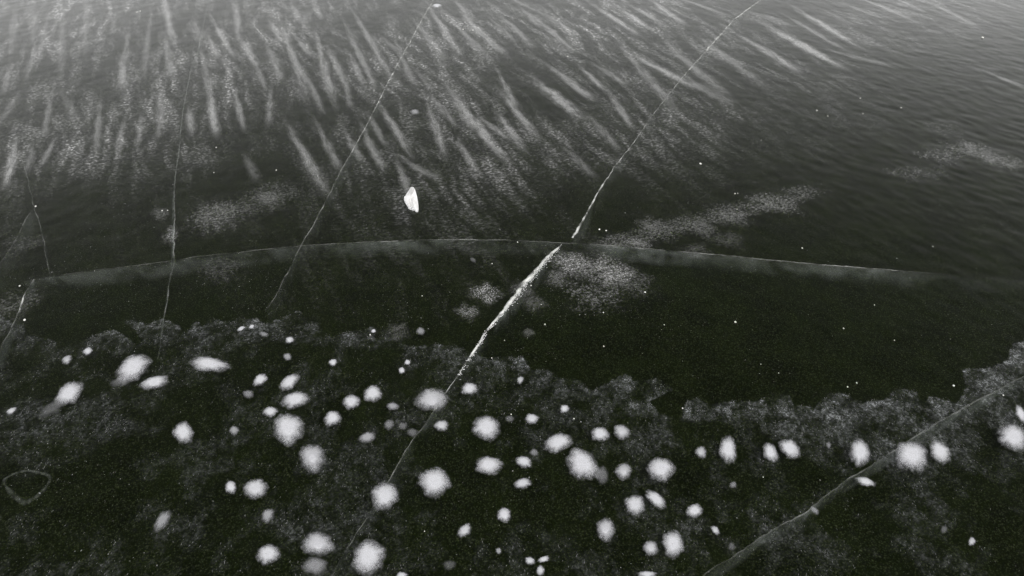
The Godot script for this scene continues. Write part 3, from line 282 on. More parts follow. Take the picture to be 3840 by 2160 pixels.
const CRACKS := [
	{"label": "long straight white crack beyond the curved crack, white where they meet", "lean": Vector2(0.012, 0), "snowy": false, "points": [[1.6752, -4.9843, 0.00429, 0.5, 0.06], [1.5001, -4.6752, 0.00449, 0.5, 0.06], [1.2603, -4.3297, 0.0048, 0.6, 0.06], [1.111, -4.0517, 0.00547, 0.6, 0.072], [0.8393, -3.5479, 0.0033, 0.4, 0.048], [0.6211, -3.1123, 0.00239, 0.4, 0.06], [0.5218, -2.8874, 0.00227, 0.4, 0.06], [0.4052, -2.6529, 0.00241, 0.5, 0.072], [0.3161, -2.4439, 0.00303, 0.7, 0.084], [0.2603, -2.2949, 0.00412, 0.9, 0.096], [0.2289, -2.2112, 0.00497, 1, 0.084], [0.2105, -2.1624, 0.00373, 1, 0.03]]},
	{"label": "long white crack this side of the curved crack, widest and filled with rime", "lean": Vector2(0.012, 0), "snowy": true, "points": [[0.1687, -2.1243, 0.00204, 0.5, 0.12], [0.1439, -2.0871, 0.00537, 0.9, 0.3], [0.1114, -2.0418, 0.00728, 1.0, 0.5], [0.0917, -2.0021, 0.00588, 1.0, 0.45], [0.0672, -1.959, 0.00838, 1.0, 0.55], [0.0382, -1.9089, 0.00635, 1.0, 0.4], [0.015, -1.8563, 0.00749, 1.0, 0.62], [-0.0074, -1.8132, 0.00615, 1.0, 0.6], [-0.0316, -1.7657, 0.00484, 1.0, 0.4], [-0.0573, -1.716, 0.00417, 1.0, 0.4], [-0.0743, -1.6838, 0.00306, 0.9, 0.16], [-0.1119, -1.5897, 0.00364, 1.0, 0.14], [-0.1303, -1.5457, 0.00215, 0.8, 0.1], [-0.147, -1.5015, 0.00176, 0.72, 0.06], [-0.1757, -1.4334, 0.00155, 0.54, 0.04], [-0.2122, -1.3547, 0.00134, 0.30000000000000004, 0.10500000000000001], [-0.2504, -1.2676, 0.00145, 0.30000000000000004, 0.10500000000000001], [-0.2742, -1.2106, 0.00157, 0.41999999999999993, 0.09], [-0.2914, -1.1504, 0.00138, 0.36, 0.06], [-0.32, -1.0797, 0.00119, 0.30000000000000004, 0.045], [-0.343, -1.0173, 0.00109, 0.30000000000000004, 0.037500000000000006], [-0.3617, -0.9662, 0.00099, 0.24000000000000005, 0.037500000000000006], [-0.3795, -0.9174, 0.0009, 0.18, 0.03], [-0.389, -0.8846, 0.00082, 0.14400000000000002, 0.0225]]},
	{"label": "thin beaded pale crack between the upright crack and the long white one", "lean": Vector2(0, 0), "snowy": false, "points": [[-0.4636, -4.8258, 0.00394, 0.34, 0.05], [-0.4856, -4.5884, 0.00425, 0.3825, 0.06], [-0.5159, -4.3297, 0.00451, 0.425, 0.06], [-0.5359, -4.0812, 0.00431, 0.51, 0.06], [-0.577, -3.6962, 0.0038, 0.4675, 0.06], [-0.6066, -3.3196, 0.00332, 0.51, 0.06], [-0.626, -3.0732, 0.00297, 0.425, 0.08], [-0.6461, -2.8697, 0.00266, 0.425, 0.1], [-0.672, -2.6372, 0.00235, 0.34, 0.08], [-0.6919, -2.3746, 0.00219, 0.34, 0.06], [-0.7081, -2.2062, 0.00209, 0.34, 0.08], [-0.722, -2.1103, 0.00189, 0.255, 0.05], [-0.7286, -2.0196, 0.0021, 0.34, 0.06], [-0.7392, -1.8723, 0.00201, 0.2975, 0.05], [-0.7533, -1.7789, 0.00146, 0.17, 0.03]]},
	{"label": "upright pale crack with a grey face leaning to one side", "lean": Vector2(-0.03, 0), "snowy": false, "points": [[-1.8883, -4.904, 0.00399, 0.15000000000000002, 0.12], [-1.8343, -4.6752, 0.00384, 0.15000000000000002, 0.12], [-1.7354, -4.2654, 0.00357, 0.15000000000000002, 0.12], [-1.6359, -3.8541, 0.0033, 0.18, 0.15000000000000002], [-1.6021, -3.6457, 0.00317, 0.15000000000000002, 0.15000000000000002], [-1.4746, -3.1523, 0.00267, 0.15000000000000002, 0.15000000000000002], [-1.366, -2.7835, 0.00244, 0.15000000000000002, 0.15000000000000002], [-1.3049, -2.5604, 0.0023, 0.20999999999999996, 0.15000000000000002], [-1.2386, -2.361, 0.00218, 0.30000000000000004, 0.21000000000000002], [-1.195, -2.2437, 0.00225, 0.33000000000000007, 0.51], [-1.1692, -2.1576, 0.00219, 0.36, 0.54], [-1.125, -2.0307, 0.00211, 0.33000000000000007, 0.18], [-1.1076, -1.9548, 0.00206, 0.27, 0.21000000000000002], [-1.0703, -1.8132, 0.00197, 0.24000000000000005, 0.21000000000000002], [-1.0531, -1.7379, 0.00192, 0.20999999999999996, 0.15000000000000002], [-1.0294, -1.6489, 0.00151, 0.12000000000000002, 0.07500000000000001], [-1.0075, -1.557, 0.00135, 0.07200000000000001, 0.045]]},
	{"label": "long gently curved crack arching across all the others", "lean": Vector2(0, 0), "snowy": false, "points": [[-1.5643, -1.913, 0.00103, 0.0816, 0.06068789999999999], [-1.4899, -1.9442, 0.00125, 0.10880000000000001, 0.12137579999999998], [-1.2911, -1.9934, 0.00127, 0.136, 0.12137579999999998], [-1.125, -2.0307, 0.0015, 0.21760000000000002, 0.1416051], [-1.0244, -2.0598, 0.00129, 0.1632, 0.1011465], [-0.8716, -2.0871, 0.00141, 0.21760000000000002, 0.1011465], [-0.723, -2.115, 0.00143, 0.21760000000000002, 0.12137579999999998], [-0.5297, -2.1361, 0.00143, 0.24480000000000005, 0.12137579999999998], [-0.3261, -2.148, 0.00177, 0.3264, 0.18206369999999997], [-0.1756, -2.1528, 0.00155, 0.2992000000000001, 0.1416051], [-0.011, -2.148, 0.00133, 0.21760000000000002, 0.0809172], [0.1528, -2.1338, 0.00132, 0.21760000000000002, 0.1011465], [0.2341, -2.1267, 0.00132, 0.19039999999999999, 0.1011465], [0.3421, -2.1173, 0.00143, 0.24480000000000005, 0.202293], [0.4876, -2.0918, 0.00163, 0.2992000000000001, 0.202293], [0.6839, -2.0643, 0.00162, 0.2992000000000001, 0.12137579999999998], [0.8752, -2.0307, 0.00171, 0.3264, 0.1416051], [1.064, -2.0021, 0.00169, 0.3536, 0.18206369999999997], [1.1885, -1.9847, 0.00179, 0.3536, 0.202293], [1.3117, -1.9675, 0.00147, 0.272, 0.1416051], [1.4097, -1.9548, 0.00083, 0.027200000000000002, 0.030343949999999995], [1.5316, -1.94, 0.00083, 0.04352, 0.06068789999999999], [1.6757, -1.9213, 0.00083, 0.027200000000000002, 0.0404586]]},
	{"label": "faint crack forming the longer arm of the small fork", "lean": Vector2(-0.01, 0), "snowy": false, "points": [[-2.0212, -2.7835, 0.00195, 0.15, 0.04], [-1.8742, -2.5604, 0.00184, 0.2, 0.05], [-1.7464, -2.3476, 0.00188, 0.25, 0.06], [-1.6802, -2.2563, 0.00183, 0.25, 0.08], [-1.593, -2.1103, 0.00176, 0.25, 0.08], [-1.5014, -1.9548, 0.00167, 0.2, 0.06]]},
	{"label": "faint crack forming the shorter arm of the small fork", "lean": Vector2(0.01, 0), "snowy": false, "points": [[-1.7468, -2.3396, 0.00217, 0.2, 0.05], [-1.7391, -2.2665, 0.00226, 0.25, 0.07], [-1.7093, -2.1338, 0.00204, 0.2, 0.06], [-1.6911, -2.0086, 0.00196, 0.15, 0.05], [-1.6773, -1.9338, 0.00166, 0.1, 0.04]]},
	{"label": "short crooked crack with a white middle below the small fork", "lean": Vector2(-0.015, 0), "snowy": false, "points": [[-1.5406, -1.9296, 0.00319, 0.35, 0.2], [-1.5358, -1.8763, 0.00176, 0.3, 0.1], [-1.5257, -1.8288, 0.00247, 0.7, 0.1], [-1.5115, -1.7789, 0.00243, 0.75, 0.1], [-1.5028, -1.7379, 0.00168, 0.5, 0.08], [-1.4894, -1.675, 0.00176, 0.3, 0.1], [-1.4832, -1.6317, 0.00185, 0.35, 0.16], [-1.4642, -1.5651, 0.00181, 0.3, 0.16]]},
	{"label": "slanting straight grey crack with a wide dim face through the frosted ice", "lean": Vector2(0, 0), "snowy": false, "points": [[1.5191, -1.5457, 0.00215, 0.18629999999999997, 0.07905], [1.4198, -1.4938, 0.00211, 0.21735, 0.09486], [1.2774, -1.4188, 0.00205, 0.3105, 0.1581], [1.1354, -1.3409, 0.00199, 0.27945000000000003, 0.14229], [1.0246, -1.2741, 0.00194, 0.232875, 0.11067000000000002], [0.8928, -1.1922, 0.00188, 0.232875, 0.12648], [0.7943, -1.1329, 0.00183, 0.21735, 0.12648], [0.6846, -1.0545, 0.00177, 0.27945000000000003, 0.14229], [0.5979, -1.0069, 0.00173, 0.21735, 0.118575], [0.5236, -0.9612, 0.00169, 0.201825, 0.11067000000000002], [0.4426, -0.9127, 0.00166, 0.18629999999999997, 0.10276500000000001], [0.3839, -0.8754, 0.00153, 0.15525, 0.09486]]},
]
const SCALLOPS := [Vector2(-2.0177, -1.8367), Vector2(-1.7834, -1.8271), Vector2(-1.6447, -1.8523), Vector2(-1.5865, -1.8136), Vector2(-1.5376, -1.8041), Vector2(-1.5142, -1.7573), Vector2(-1.4085, -1.7299), Vector2(-1.3856, -1.6942), Vector2(-1.3366, -1.7066), Vector2(-1.3059, -1.7481), Vector2(-1.2696, -1.7796), Vector2(-1.2307, -1.7759), Vector2(-1.1927, -1.7427), Vector2(-1.1466, -1.703), Vector2(-1.1385, -1.7299), Vector2(-1.1845, -1.7852), Vector2(-1.2334, -1.8136), Vector2(-1.2157, -1.8329), Vector2(-1.1541, -1.8041), Vector2(-1.1142, -1.8329), Vector2(-1.0535, -1.8041), Vector2(-1.0189, -1.7573), Vector2(-1.0102, -1.7871), Vector2(-1.0032, -1.8232), Vector2(-0.9714, -1.7909), Vector2(-0.9585, -1.8426), Vector2(-0.9118, -1.8136), Vector2(-0.8731, -1.8329), Vector2(-0.8096, -1.8329), Vector2(-0.7832, -1.8041), Vector2(-0.757, -1.8251), Vector2(-0.723, -1.8426), Vector2(-0.6913, -1.8721), Vector2(-0.653, -1.8426), Vector2(-0.6085, -1.8426), Vector2(-0.6054, -1.7946), Vector2(-0.5653, -1.7481), Vector2(-0.5129, -1.7666), Vector2(-0.4424, -1.7946), Vector2(-0.4023, -1.7759), Vector2(-0.3678, -1.7481), Vector2(-0.3137, -1.703), Vector2(-0.2293, -1.712), Vector2(-0.1805, -1.712), Vector2(-0.1181, -1.6766), Vector2(-0.0752, -1.6507), Vector2(0, -1.6593), Vector2(0.0359, -1.6541), Vector2(0.0529, -1.6034), Vector2(0.1174, -1.6001), Vector2(0.1278, -1.5706), Vector2(0.1969, -1.5625), Vector2(0.2278, -1.515), Vector2(0.2888, -1.5545), Vector2(0.3394, -1.5919), Vector2(0.3523, -1.5545), Vector2(0.4293, -1.5674), Vector2(0.4683, -1.5228), Vector2(0.3875, -1.4765), Vector2(0.4088, -1.4318), Vector2(0.4658, -1.4099), Vector2(0.4872, -1.469), Vector2(0.5317, -1.4964), Vector2(0.5473, -1.4614), Vector2(0.6177, -1.4765), Vector2(0.702, -1.4765), Vector2(0.7451, -1.5118), Vector2(0.7928, -1.4995), Vector2(0.7875, -1.4614), Vector2(0.8522, -1.454), Vector2(0.9044, -1.5118), Vector2(0.9586, -1.5041), Vector2(0.9873, -1.4735), Vector2(1.07, -1.4841), Vector2(1.0964, -1.5228), Vector2(1.1579, -1.5196), Vector2(1.1593, -1.469), Vector2(1.1935, -1.4964), Vector2(1.2601, -1.469), Vector2(1.3114, -1.5306), Vector2(1.3338, -1.6034), Vector2(1.4142, -1.6118), Vector2(1.4801, -1.637), Vector2(1.5384, -1.7155), Vector2(1.5793, -1.7281), Vector2(1.6862, -1.7796), Vector2(1.8703, -1.8367)]
const RING := [Vector2(-1.2772, -1.189), Vector2(-1.2704, -1.2049), Vector2(-1.2553, -1.2148), Vector2(-1.2331, -1.221), Vector2(-1.2054, -1.216), Vector2(-1.1786, -1.2086), Vector2(-1.1647, -1.1963), Vector2(-1.1623, -1.1745), Vector2(-1.167, -1.1555), Vector2(-1.1747, -1.139), Vector2(-1.1931, -1.1251), Vector2(-1.2197, -1.139), Vector2(-1.2483, -1.1602)]
const SHARD := [Vector2(-0.3779, -2.4795), Vector2(-0.3709, -2.4763), Vector2(-0.3643, -2.4603), Vector2(-0.3581, -2.4372), Vector2(-0.3524, -2.4123), Vector2(-0.3471, -2.3857), Vector2(-0.3424, -2.3595), Vector2(-0.3395, -2.3356), Vector2(-0.3395, -2.3189), Vector2(-0.3463, -2.3179), Vector2(-0.355, -2.3297), Vector2(-0.361, -2.3258), Vector2(-0.3637, -2.3317), Vector2(-0.3704, -2.3346), Vector2(-0.3783, -2.3435), Vector2(-0.3799, -2.3535), Vector2(-0.3866, -2.3655), Vector2(-0.3914, -2.3796), Vector2(-0.3971, -2.3918), Vector2(-0.3991, -2.4), Vector2(-0.3971, -2.4123), Vector2(-0.3913, -2.4289), Vector2(-0.3878, -2.4477), Vector2(-0.3843, -2.4667), Vector2(-0.382, -2.4763)]
const CRUMBS := [
	{"x": 0.8359, "z": -2.445, "r": 0.00236, "label": "small white snow crumb on the dark ice across the long white crack"},
	{"x": 0.847, "z": -2.4478, "r": 0.0015, "label": "tiny white snow crumb on the dark ice across the long white crack"},
	{"x": 0.8186, "z": -2.3379, "r": 0.00135, "label": "tiny white snow crumb on the dark ice across the long white crack"},
	{"x": 0.9831, "z": -2.0947, "r": 0.00252, "label": "small white snow crumb near the faint end of the curved crack"},
	{"x": 0.6694, "z": -1.7145, "r": 0.00309, "label": "larger white snow crumb on the dark ice across the long white crack"},
	{"x": 0.9837, "z": -1.6859, "r": 0.00221, "label": "small white snow crumb near the faint end of the curved crack"},
	{"x": 1.1141, "z": -1.6337, "r": 0.00167, "label": "tiny white snow crumb near the faint end of the curved crack"},
	{"x": 1.1161, "z": -1.7944, "r": 0.00159, "label": "tiny white snow crumb near the faint end of the curved crack"},
	{"x": 1.4302, "z": -2.104, "r": 0.00175, "label": "tiny white snow crumb near the faint end of the curved crack"},
	{"x": 0.9431, "z": -1.4619, "r": 0.00204, "label": "small white snow crumb over the frosted layer near the scalloped edge"},
	{"x": 0.7404, "z": -1.5001, "r": 0.00127, "label": "tiny white snow crumb over the frosted layer near the scalloped edge"},
	{"x": 0.6996, "z": -1.5347, "r": 0.00113, "label": "tiny white snow crumb over the frosted layer near the scalloped edge"},
	{"x": 2.5367, "z": -4.0396, "r": 0.00617, "label": "larger white snow crumb among the far frost streaks"},
	{"x": 1.6044, "z": -3.2796, "r": 0.00264, "label": "tiny white snow crumb among the far frost streaks"},
	{"x": 1.7529, "z": -3.1793, "r": 0.00284, "label": "small white snow crumb on the rippled ice"},
	{"x": 1.3644, "z": -3.1509, "r": 0.00308, "label": "small white snow crumb among the far frost streaks"},
	{"x": 1.3943, "z": -3.0952, "r": 0.00228, "label": "tiny white snow crumb among the far frost streaks"},
	{"x": 1.5592, "z": -3.1189, "r": 0.00229, "label": "tiny white snow crumb among the far frost streaks"},
	{"x": 0.75, "z": -2.6703, "r": 0.0041, "label": "larger white snow crumb on the dark ice across the long white crack"},
	{"x": 1.0428, "z": -2.8681, "r": 0.00192, "label": "tiny white snow crumb on the dark ice across the long white crack"},
	{"x": 0.3064, "z": -2.207, "r": 0.00301, "label": "larger white snow crumb near the crossing of the curved and long white cracks"},
	{"x": 0.3293, "z": -2.1996, "r": 0.0024, "label": "small white snow crumb near the crossing of the curved and long white cracks"},
	{"x": 0.0191, "z": -2.1297, "r": 0.00196, "label": "tiny white snow crumb near the crossing of the curved and long white cracks"},
	{"x": -0.0655, "z": -2.007, "r": 0.00189, "label": "tiny white snow crumb near the crossing of the curved and long white cracks"},
	{"x": 0.0606, "z": -1.8909, "r": 0.00218, "label": "small white snow crumb near the crossing of the curved and long white cracks"},
	{"x": 0.0985, "z": -1.7037, "r": 0.00239, "label": "small white snow crumb on the dark ice across the long white crack"},
	{"x": 0.4185, "z": -1.8567, "r": 0.0027, "label": "larger white snow crumb on the dark ice across the long white crack"},
	{"x": 0.2781, "z": -1.7586, "r": 0.00174, "label": "tiny white snow crumb on the dark ice across the long white crack"},
	{"x": 0.2651, "z": -1.6083, "r": 0.00198, "label": "small white snow crumb near the deepest notch of the scalloped edge"},
	{"x": 0.4542, "z": -1.7019, "r": 0.00154, "label": "tiny white snow crumb near the deepest notch of the scalloped edge"},
	{"x": -0.022, "z": -1.6337, "r": 0.00134, "label": "tiny white snow crumb near the crisp grey disc bubble"},
	{"x": -0.2807, "z": -1.8389, "r": 0.00161, "label": "tiny white snow crumb near the crisp grey disc bubble"},
	{"x": -0.0575, "z": -1.5604, "r": 0.00146, "label": "tiny white snow crumb near the crisp grey disc bubble"},
	{"x": -0.2699, "z": -4.1654, "r": 0.00411, "label": "small white snow crumb near the far end of the thin crack"},
	{"x": -0.2145, "z": -4.1531, "r": 0.00347, "label": "small white snow crumb near the far end of the thin crack"},
	{"x": 0.285, "z": -3.7784, "r": 0.00264, "label": "tiny white snow crumb among the far frost streaks"},
	{"x": -2.176, "z": -4.4427, "r": 0.00366, "label": "small white snow crumb near the far end of the upright crack"},
	{"x": -2.1653, "z": -4.4632, "r": 0.003, "label": "tiny white snow crumb near the far end of the upright crack"},
	{"x": -1.2184, "z": -2.8057, "r": 0.0026, "label": "small white snow crumb along the far stretch of the upright crack"},
	{"x": -0.9261, "z": -2.6199, "r": 0.00225, "label": "tiny white snow crumb on dark ice between the upright crack and long white crack"},
	{"x": -1.1655, "z": -2.6014, "r": 0.00179, "label": "tiny white snow crumb along the far stretch of the upright crack"},
	{"x": 0.9129, "z": -1.4469, "r": 0.00187, "label": "small white snow crumb over the frosted layer near the scalloped edge"},
	{"x": 1.2038, "z": -1.4514, "r": 0.00265, "label": "larger white snow crumb near the far end of the slanting grey crack"},
	{"x": 1.3213, "z": -1.416, "r": 0.00185, "label": "small white snow crumb near the far end of the slanting grey crack"},
	{"x": 0.4503, "z": -1.3688, "r": 0.00197, "label": "small white snow crumb near the deepest notch of the scalloped edge"},
	{"x": 0.1615, "z": -1.3328, "r": 0.00179, "label": "small white snow crumb near the deepest notch of the scalloped edge"},
	{"x": -0.1975, "z": -0.9977, "r": 0.00116, "label": "tiny white snow crumb over the frosted layer near the scalloped edge"},
	{"x": -0.417, "z": -1.6578, "r": 0.00185, "label": "small white snow crumb near the crisp grey disc bubble"},
	{"x": -1.4649, "z": -1.7236, "r": 0.00344, "label": "larger white snow crumb on dark ice between the upright crack and long white crack"},
	{"x": -0.0021, "z": -1.3479, "r": 0.0015, "label": "tiny white snow crumb over the frosted layer near the scalloped edge"},
	{"x": 0.606, "z": -1.1469, "r": 0.00111, "label": "tiny white snow crumb over the frosted layer near the scalloped edge"},
	{"x": -1.7418, "z": -2.3567, "r": 0.00314, "label": "larger white snow crumb near the small fork of cracks"},
	{"x": -1.2689, "z": -2.3273, "r": 0.00229, "label": "small white snow crumb near the crossing of the upright and curved cracks"},
	{"x": -1.2496, "z": -2.3299, "r": 0.00187, "label": "tiny white snow crumb near the crossing of the upright and curved cracks"},
	{"x": -1.563, "z": -1.8889, "r": 0.00273, "label": "larger white snow crumb on dark ice between the upright crack and long white crack"},
]

# ---------------------------------------------------------------- helpers
func numbered(called: String) -> String:
	var k: int = taken.get(called, 0)
	taken[called] = k + 1
	return called if k == 0 else "%s_%03d" % [called, k]

func thing(called: String, label: String, category: String, at: Vector3, group := "") -> Node3D:
	var o := Node3D.new()
	o.name = numbered(called)
	add_child(o, true)
	o.position = at
	o.set_meta("label", label)
	o.set_meta("category", category)
	if group != "":
		o.set_meta("group", group)
	return o

func part(called: String, m: Mesh, material: Material, parent: Node, kind := "") -> MeshInstance3D:
	var o := MeshInstance3D.new()
	o.name = called if parent != self else numbered(called)
	o.mesh = m
	o.material_override = material
	o.cast_shadow = GeometryInstance3D.SHADOW_CASTING_SETTING_ON
	if kind != "":
		o.set_meta("kind", kind)
	parent.add_child(o, true)
	return o

func matte(c: Color, blended := false) -> StandardMaterial3D:
	var m := StandardMaterial3D.new()
	m.albedo_color = c
	m.roughness = 1.0
	m.specular_mode = BaseMaterial3D.SPECULAR_DISABLED
	if blended:
		m.transparency = BaseMaterial3D.TRANSPARENCY_ALPHA
	return m

func mesh_of(v: PackedVector3Array, i: PackedInt32Array, c := PackedColorArray(), n := PackedVector3Array()) -> ArrayMesh:
	var a := []
	a.resize(Mesh.ARRAY_MAX)
	a[Mesh.ARRAY_VERTEX] = v
	a[Mesh.ARRAY_INDEX] = i
	if c.size():
		a[Mesh.ARRAY_COLOR] = c
	if n.size():
		a[Mesh.ARRAY_NORMAL] = n
	var m := ArrayMesh.new()
	m.add_surface_from_arrays(Mesh.PRIMITIVE_TRIANGLES, a)
	return m

# a heap of ice grains: each one a small elongated four-sided crystal
func textured(v: PackedVector3Array, i: PackedInt32Array, uv: PackedVector2Array, c: PackedColorArray) -> ArrayMesh:
	var a := []
	a.resize(Mesh.ARRAY_MAX)
	a[Mesh.ARRAY_VERTEX] = v
	a[Mesh.ARRAY_INDEX] = i
	a[Mesh.ARRAY_TEX_UV] = uv
	a[Mesh.ARRAY_COLOR] = c
	var n := PackedVector3Array()
	n.resize(v.size())
	n.fill(Vector3.UP)
	a[Mesh.ARRAY_NORMAL] = n
	var m := ArrayMesh.new()
	m.add_surface_from_arrays(Mesh.PRIMITIVE_TRIANGLES, a)
	return m

class Grains:
	var v := PackedVector3Array()
	var i := PackedInt32Array()
	var c := PackedColorArray()
	func add(p: Vector3, turn: float, l: float, w: float, h: float, tint: Color) -> void:
		var d := Vector3(cos(turn) * l, 0, sin(turn) * l)
		var s := Vector3(-sin(turn) * w, 0, cos(turn) * w)
		var k := v.size()
		v.append(p + d)
		v.append(p - d)
		v.append(p + s + Vector3(0, h, 0))
		v.append(p - s + Vector3(0, h * 0.6, 0))
		i.append_array(PackedInt32Array([k, k + 2, k + 3, k + 1, k + 3, k + 2, k, k + 1, k + 2, k, k + 3, k + 1]))
		c.append(tint)
		c.append(tint)
		c.append(tint)
		c.append(tint)

func tint(lo: float, hi: float) -> Color:
	var g := rng.randf_range(lo, hi)
	return Color(g * rng.randf_range(0.96, 1.0), g * rng.randf_range(0.97, 1.0), g * rng.randf_range(0.98, 1.03))

func swell(x: float, z: float) -> float:
	# wind ripples frozen into the surface, stronger toward the rippled side
	var a := 0.30 + 0.85 * smoothstep(0.15, 2.0, x + 0.15 * (z + 2.0)) + 0.55 * smoothstep(-0.7, -1.6, x) * smoothstep(-2.9, -2.0, z)
	a *= 0.35 + 0.65 * smoothstep(-4.6, -2.6, z)
	var edge := smoothstep(3.98, 3.3, absf(x)) * smoothstep(-6.18, -5.5, z) * smoothstep(-0.02, -0.5, z)
	return edge * (a * 0.00065 * (noise.get_noise_2d(x * 150.0 + z * 60.0, z * 190.0 - x * 80.0) + 0.6 * noise.get_noise_2d(x * 70.0 + 300.0, z * 95.0)) + 0.00035 * fine.get_noise_2d(x * 9.0, z * 9.0))

func _ready() -> void:
	rng.seed = 20180211
	noise.noise_type = FastNoiseLite.TYPE_SIMPLEX_SMOOTH
	noise.seed = 7
	noise.frequency = 0.1
	noise.fractal_octaves = 2
	fine.noise_type = FastNoiseLite.TYPE_SIMPLEX_SMOOTH
	fine.seed = 11
	fine.frequency = 1.0
	fine.fractal_octaves = 3
	view_and_light()
	materials()
	halo_textures()
	drift_textures()
	water_and_ice()
	frosted_layer()
	frost_haze()
	cracks()
	bubbles()
	streaks()
	ring()
	shard()
	crumbs()

# ---------------------------------------------------------------- camera, sky, sun
func view_and_light() -> void:
	var cam := Camera3D.new()
	cam.name = "camera"
	cam.position = Vector3(0, 1.5, 0)
	cam.rotation_degrees = Vector3(-38.6, 0, 0)
	cam.fov = 41.54
	cam.near = 0.05
	cam.far = 400.0
	add_child(cam)
	cam.current = true
	var sky_look := ProceduralSkyMaterial.new()
	sky_look.sky_top_color = Color(0.075, 0.08, 0.085)
	sky_look.sky_horizon_color = Color(0.995, 0.995, 0.995)
	sky_look.sky_curve = 0.125
	sky_look.ground_bottom_color = Color(0.10, 0.11, 0.11)
	sky_look.ground_horizon_color = Color(0.45, 0.46, 0.47)
	sky_look.sun_angle_max = 0.0
	sky_look.energy_multiplier = 8.2
	var sky := Sky.new()
	sky.sky_material = sky_look
	var env := Environment.new()
	env.background_mode = Environment.BG_SKY
	env.sky = sky
	env.ambient_light_source = Environment.AMBIENT_SOURCE_SKY
	env.tonemap_mode = Environment.TONE_MAPPER_LINEAR
	env.tonemap_exposure = 1.0
	env.sdfgi_enabled = true
	env.ssao_enabled = true
	env.ssil_enabled = true
	var we := WorldEnvironment.new()
	we.name = "world_environment"
	we.environment = env
	add_child(we)
	var sun := DirectionalLight3D.new()
	sun.name = "sun"
	sun.light_energy = 0.5
	sun.light_color = Color(1.0, 0.985, 0.96)
	sun.light_angular_distance = 20.0
	sun.shadow_enabled = true
	sun.rotation_degrees = Vector3(-55, 28, 0)
	add_child(sun)

func materials() -> void:
	m_frost = matte(Color.WHITE)
	m_frost.vertex_color_use_as_albedo = true
	m_bubble = matte(Color.WHITE)
	m_bubble.vertex_color_use_as_albedo = true
	m_face = matte(Color(0.80, 0.83, 0.81), true)
	m_face.vertex_color_use_as_albedo = true
	m_face.cull_mode = BaseMaterial3D.CULL_DISABLED
	m_edge = matte(Color(0.96, 0.97, 0.96), true)
	m_edge.vertex_color_use_as_albedo = true
	m_edge.cull_mode = BaseMaterial3D.CULL_DISABLED
	m_snow = matte(Color(0.97, 0.97, 0.975))
	m_snow.vertex_color_use_as_albedo = true

func frost_material(w: int, h: int, data: PackedByteArray) -> StandardMaterial3D:
	var m := matte(Color(0.93, 0.935, 0.945), true)
	m.albedo_texture = ImageTexture.create_from_image(Image.create_from_data(w, h, false, Image.FORMAT_RGBA8, data))
	m.texture_repeat = false
	m.vertex_color_use_as_albedo = true
	m.cull_mode = BaseMaterial3D.CULL_DISABLED
	return m

# crystals round a bubble: packed in the middle, ragged and hairy outward
func halo_textures() -> void:
	for n in 6:
		var w := 160
		var data := PackedByteArray()
		data.resize(w * w * 4)
		data.fill(255)
		for j in w:
			for i in w:
				var p := Vector2(i + 0.5 - w / 2, j + 0.5 - w / 2) / (w / 2.0) * 1.5
				var r := p.length()
				var q := p.normalized()
				r *= 1.0 + 0.26 * noise.get_noise_3d(q.x * 7.0, q.y * 7.0, n * 130.0) + 0.15 * fine.get_noise_3d(p.x * 2.2, p.y * 2.2, n * 13.0 + 5.0)
				var d := 1.0 - smoothstep(0.18, 1.30, r)
				var a := clampf(d * 1.12 - 0.03, 0.0, 1.0)
				a += (rng.randf() - 0.5) * 2.7 * a * (1.0 - a * 0.80)
				data[(j * w + i) * 4 + 3] = int(clampf(a, 0.0, 1.0) * 255.0)
				var g := 214 + int(rng.randf() * 41.0)
				for c in 3:
					data[(j * w + i) * 4 + c] = g
		m_halo.append(frost_material(w, w, data))

# a drift of frost blown along the ice: long thin tail, denser head; and loose patches
func drift_textures() -> void:
	for n in 8:
		var w := 256
		var h := 40
		var data := PackedByteArray()
		data.resize(w * h * 4)
		data.fill(255)
		for j in h:
			for i in w:
				var u := (i + 0.5) / w
				var v0 := (j + 0.5) / h * 2.0 - 1.0
				var v := v0 + 0.14 * fine.get_noise_2d(u * 2.6, n * 9.0)
				var wide := 0.30 + 0.20 * smoothstep(0.0, 0.8, u) + 0.22 * fine.get_noise_2d(u * 5.0, n * 9.0 + 4.0)
				var d := exp(-v * v / (wide * wide)) * smoothstep(0.0, 0.62, u) * (1.0 - smoothstep(0.62, 1.0, u))
				d *= clampf(0.9 + 0.9 * fine.get_noise_3d(u * 6.0, v * 1.3, n * 9.0 + 8.0), 0.0, 1.5)
				d *= smoothstep(1.0, 0.75, absf(v0))
				var a := d * (0.45 + 2.4 * pow(rng.randf(), 3.0))
				data[(j * w + i) * 4 + 3] = int(clampf(a, 0.0, 1.0) * 255.0)
		m_drift.append(frost_material(w, h, data))
	for n in 6:
		var w := 84
		var data := PackedByteArray()
		data.resize(w * w * 4)
		data.fill(255)
		for j in w:
			for i in w:
				var p := Vector2(i + 0.5 - w / 2, j + 0.5 - w / 2) / (w / 2.0)
				var r := p.length() * (1.0 + 0.6 * fine.get_noise_3d(p.x * 1.7, p.y * 1.7, n * 11.0))
				var d := exp(-r * r / 0.15) * smoothstep(1.0, 0.4, p.length())
				d *= clampf(0.85 + 1.1 * fine.get_noise_3d(p.x * 7.0, p.y * 1.6, n * 11.0 + 3.0), 0.0, 2.0)
				var a := d * (0.10 + 6.0 * pow(rng.randf(), 8.0))
				data[(j * w + i) * 4 + 3] = int(clampf(a, 0.0, 1.0) * 255.0)
		m_patch.append(frost_material(w, w, data))

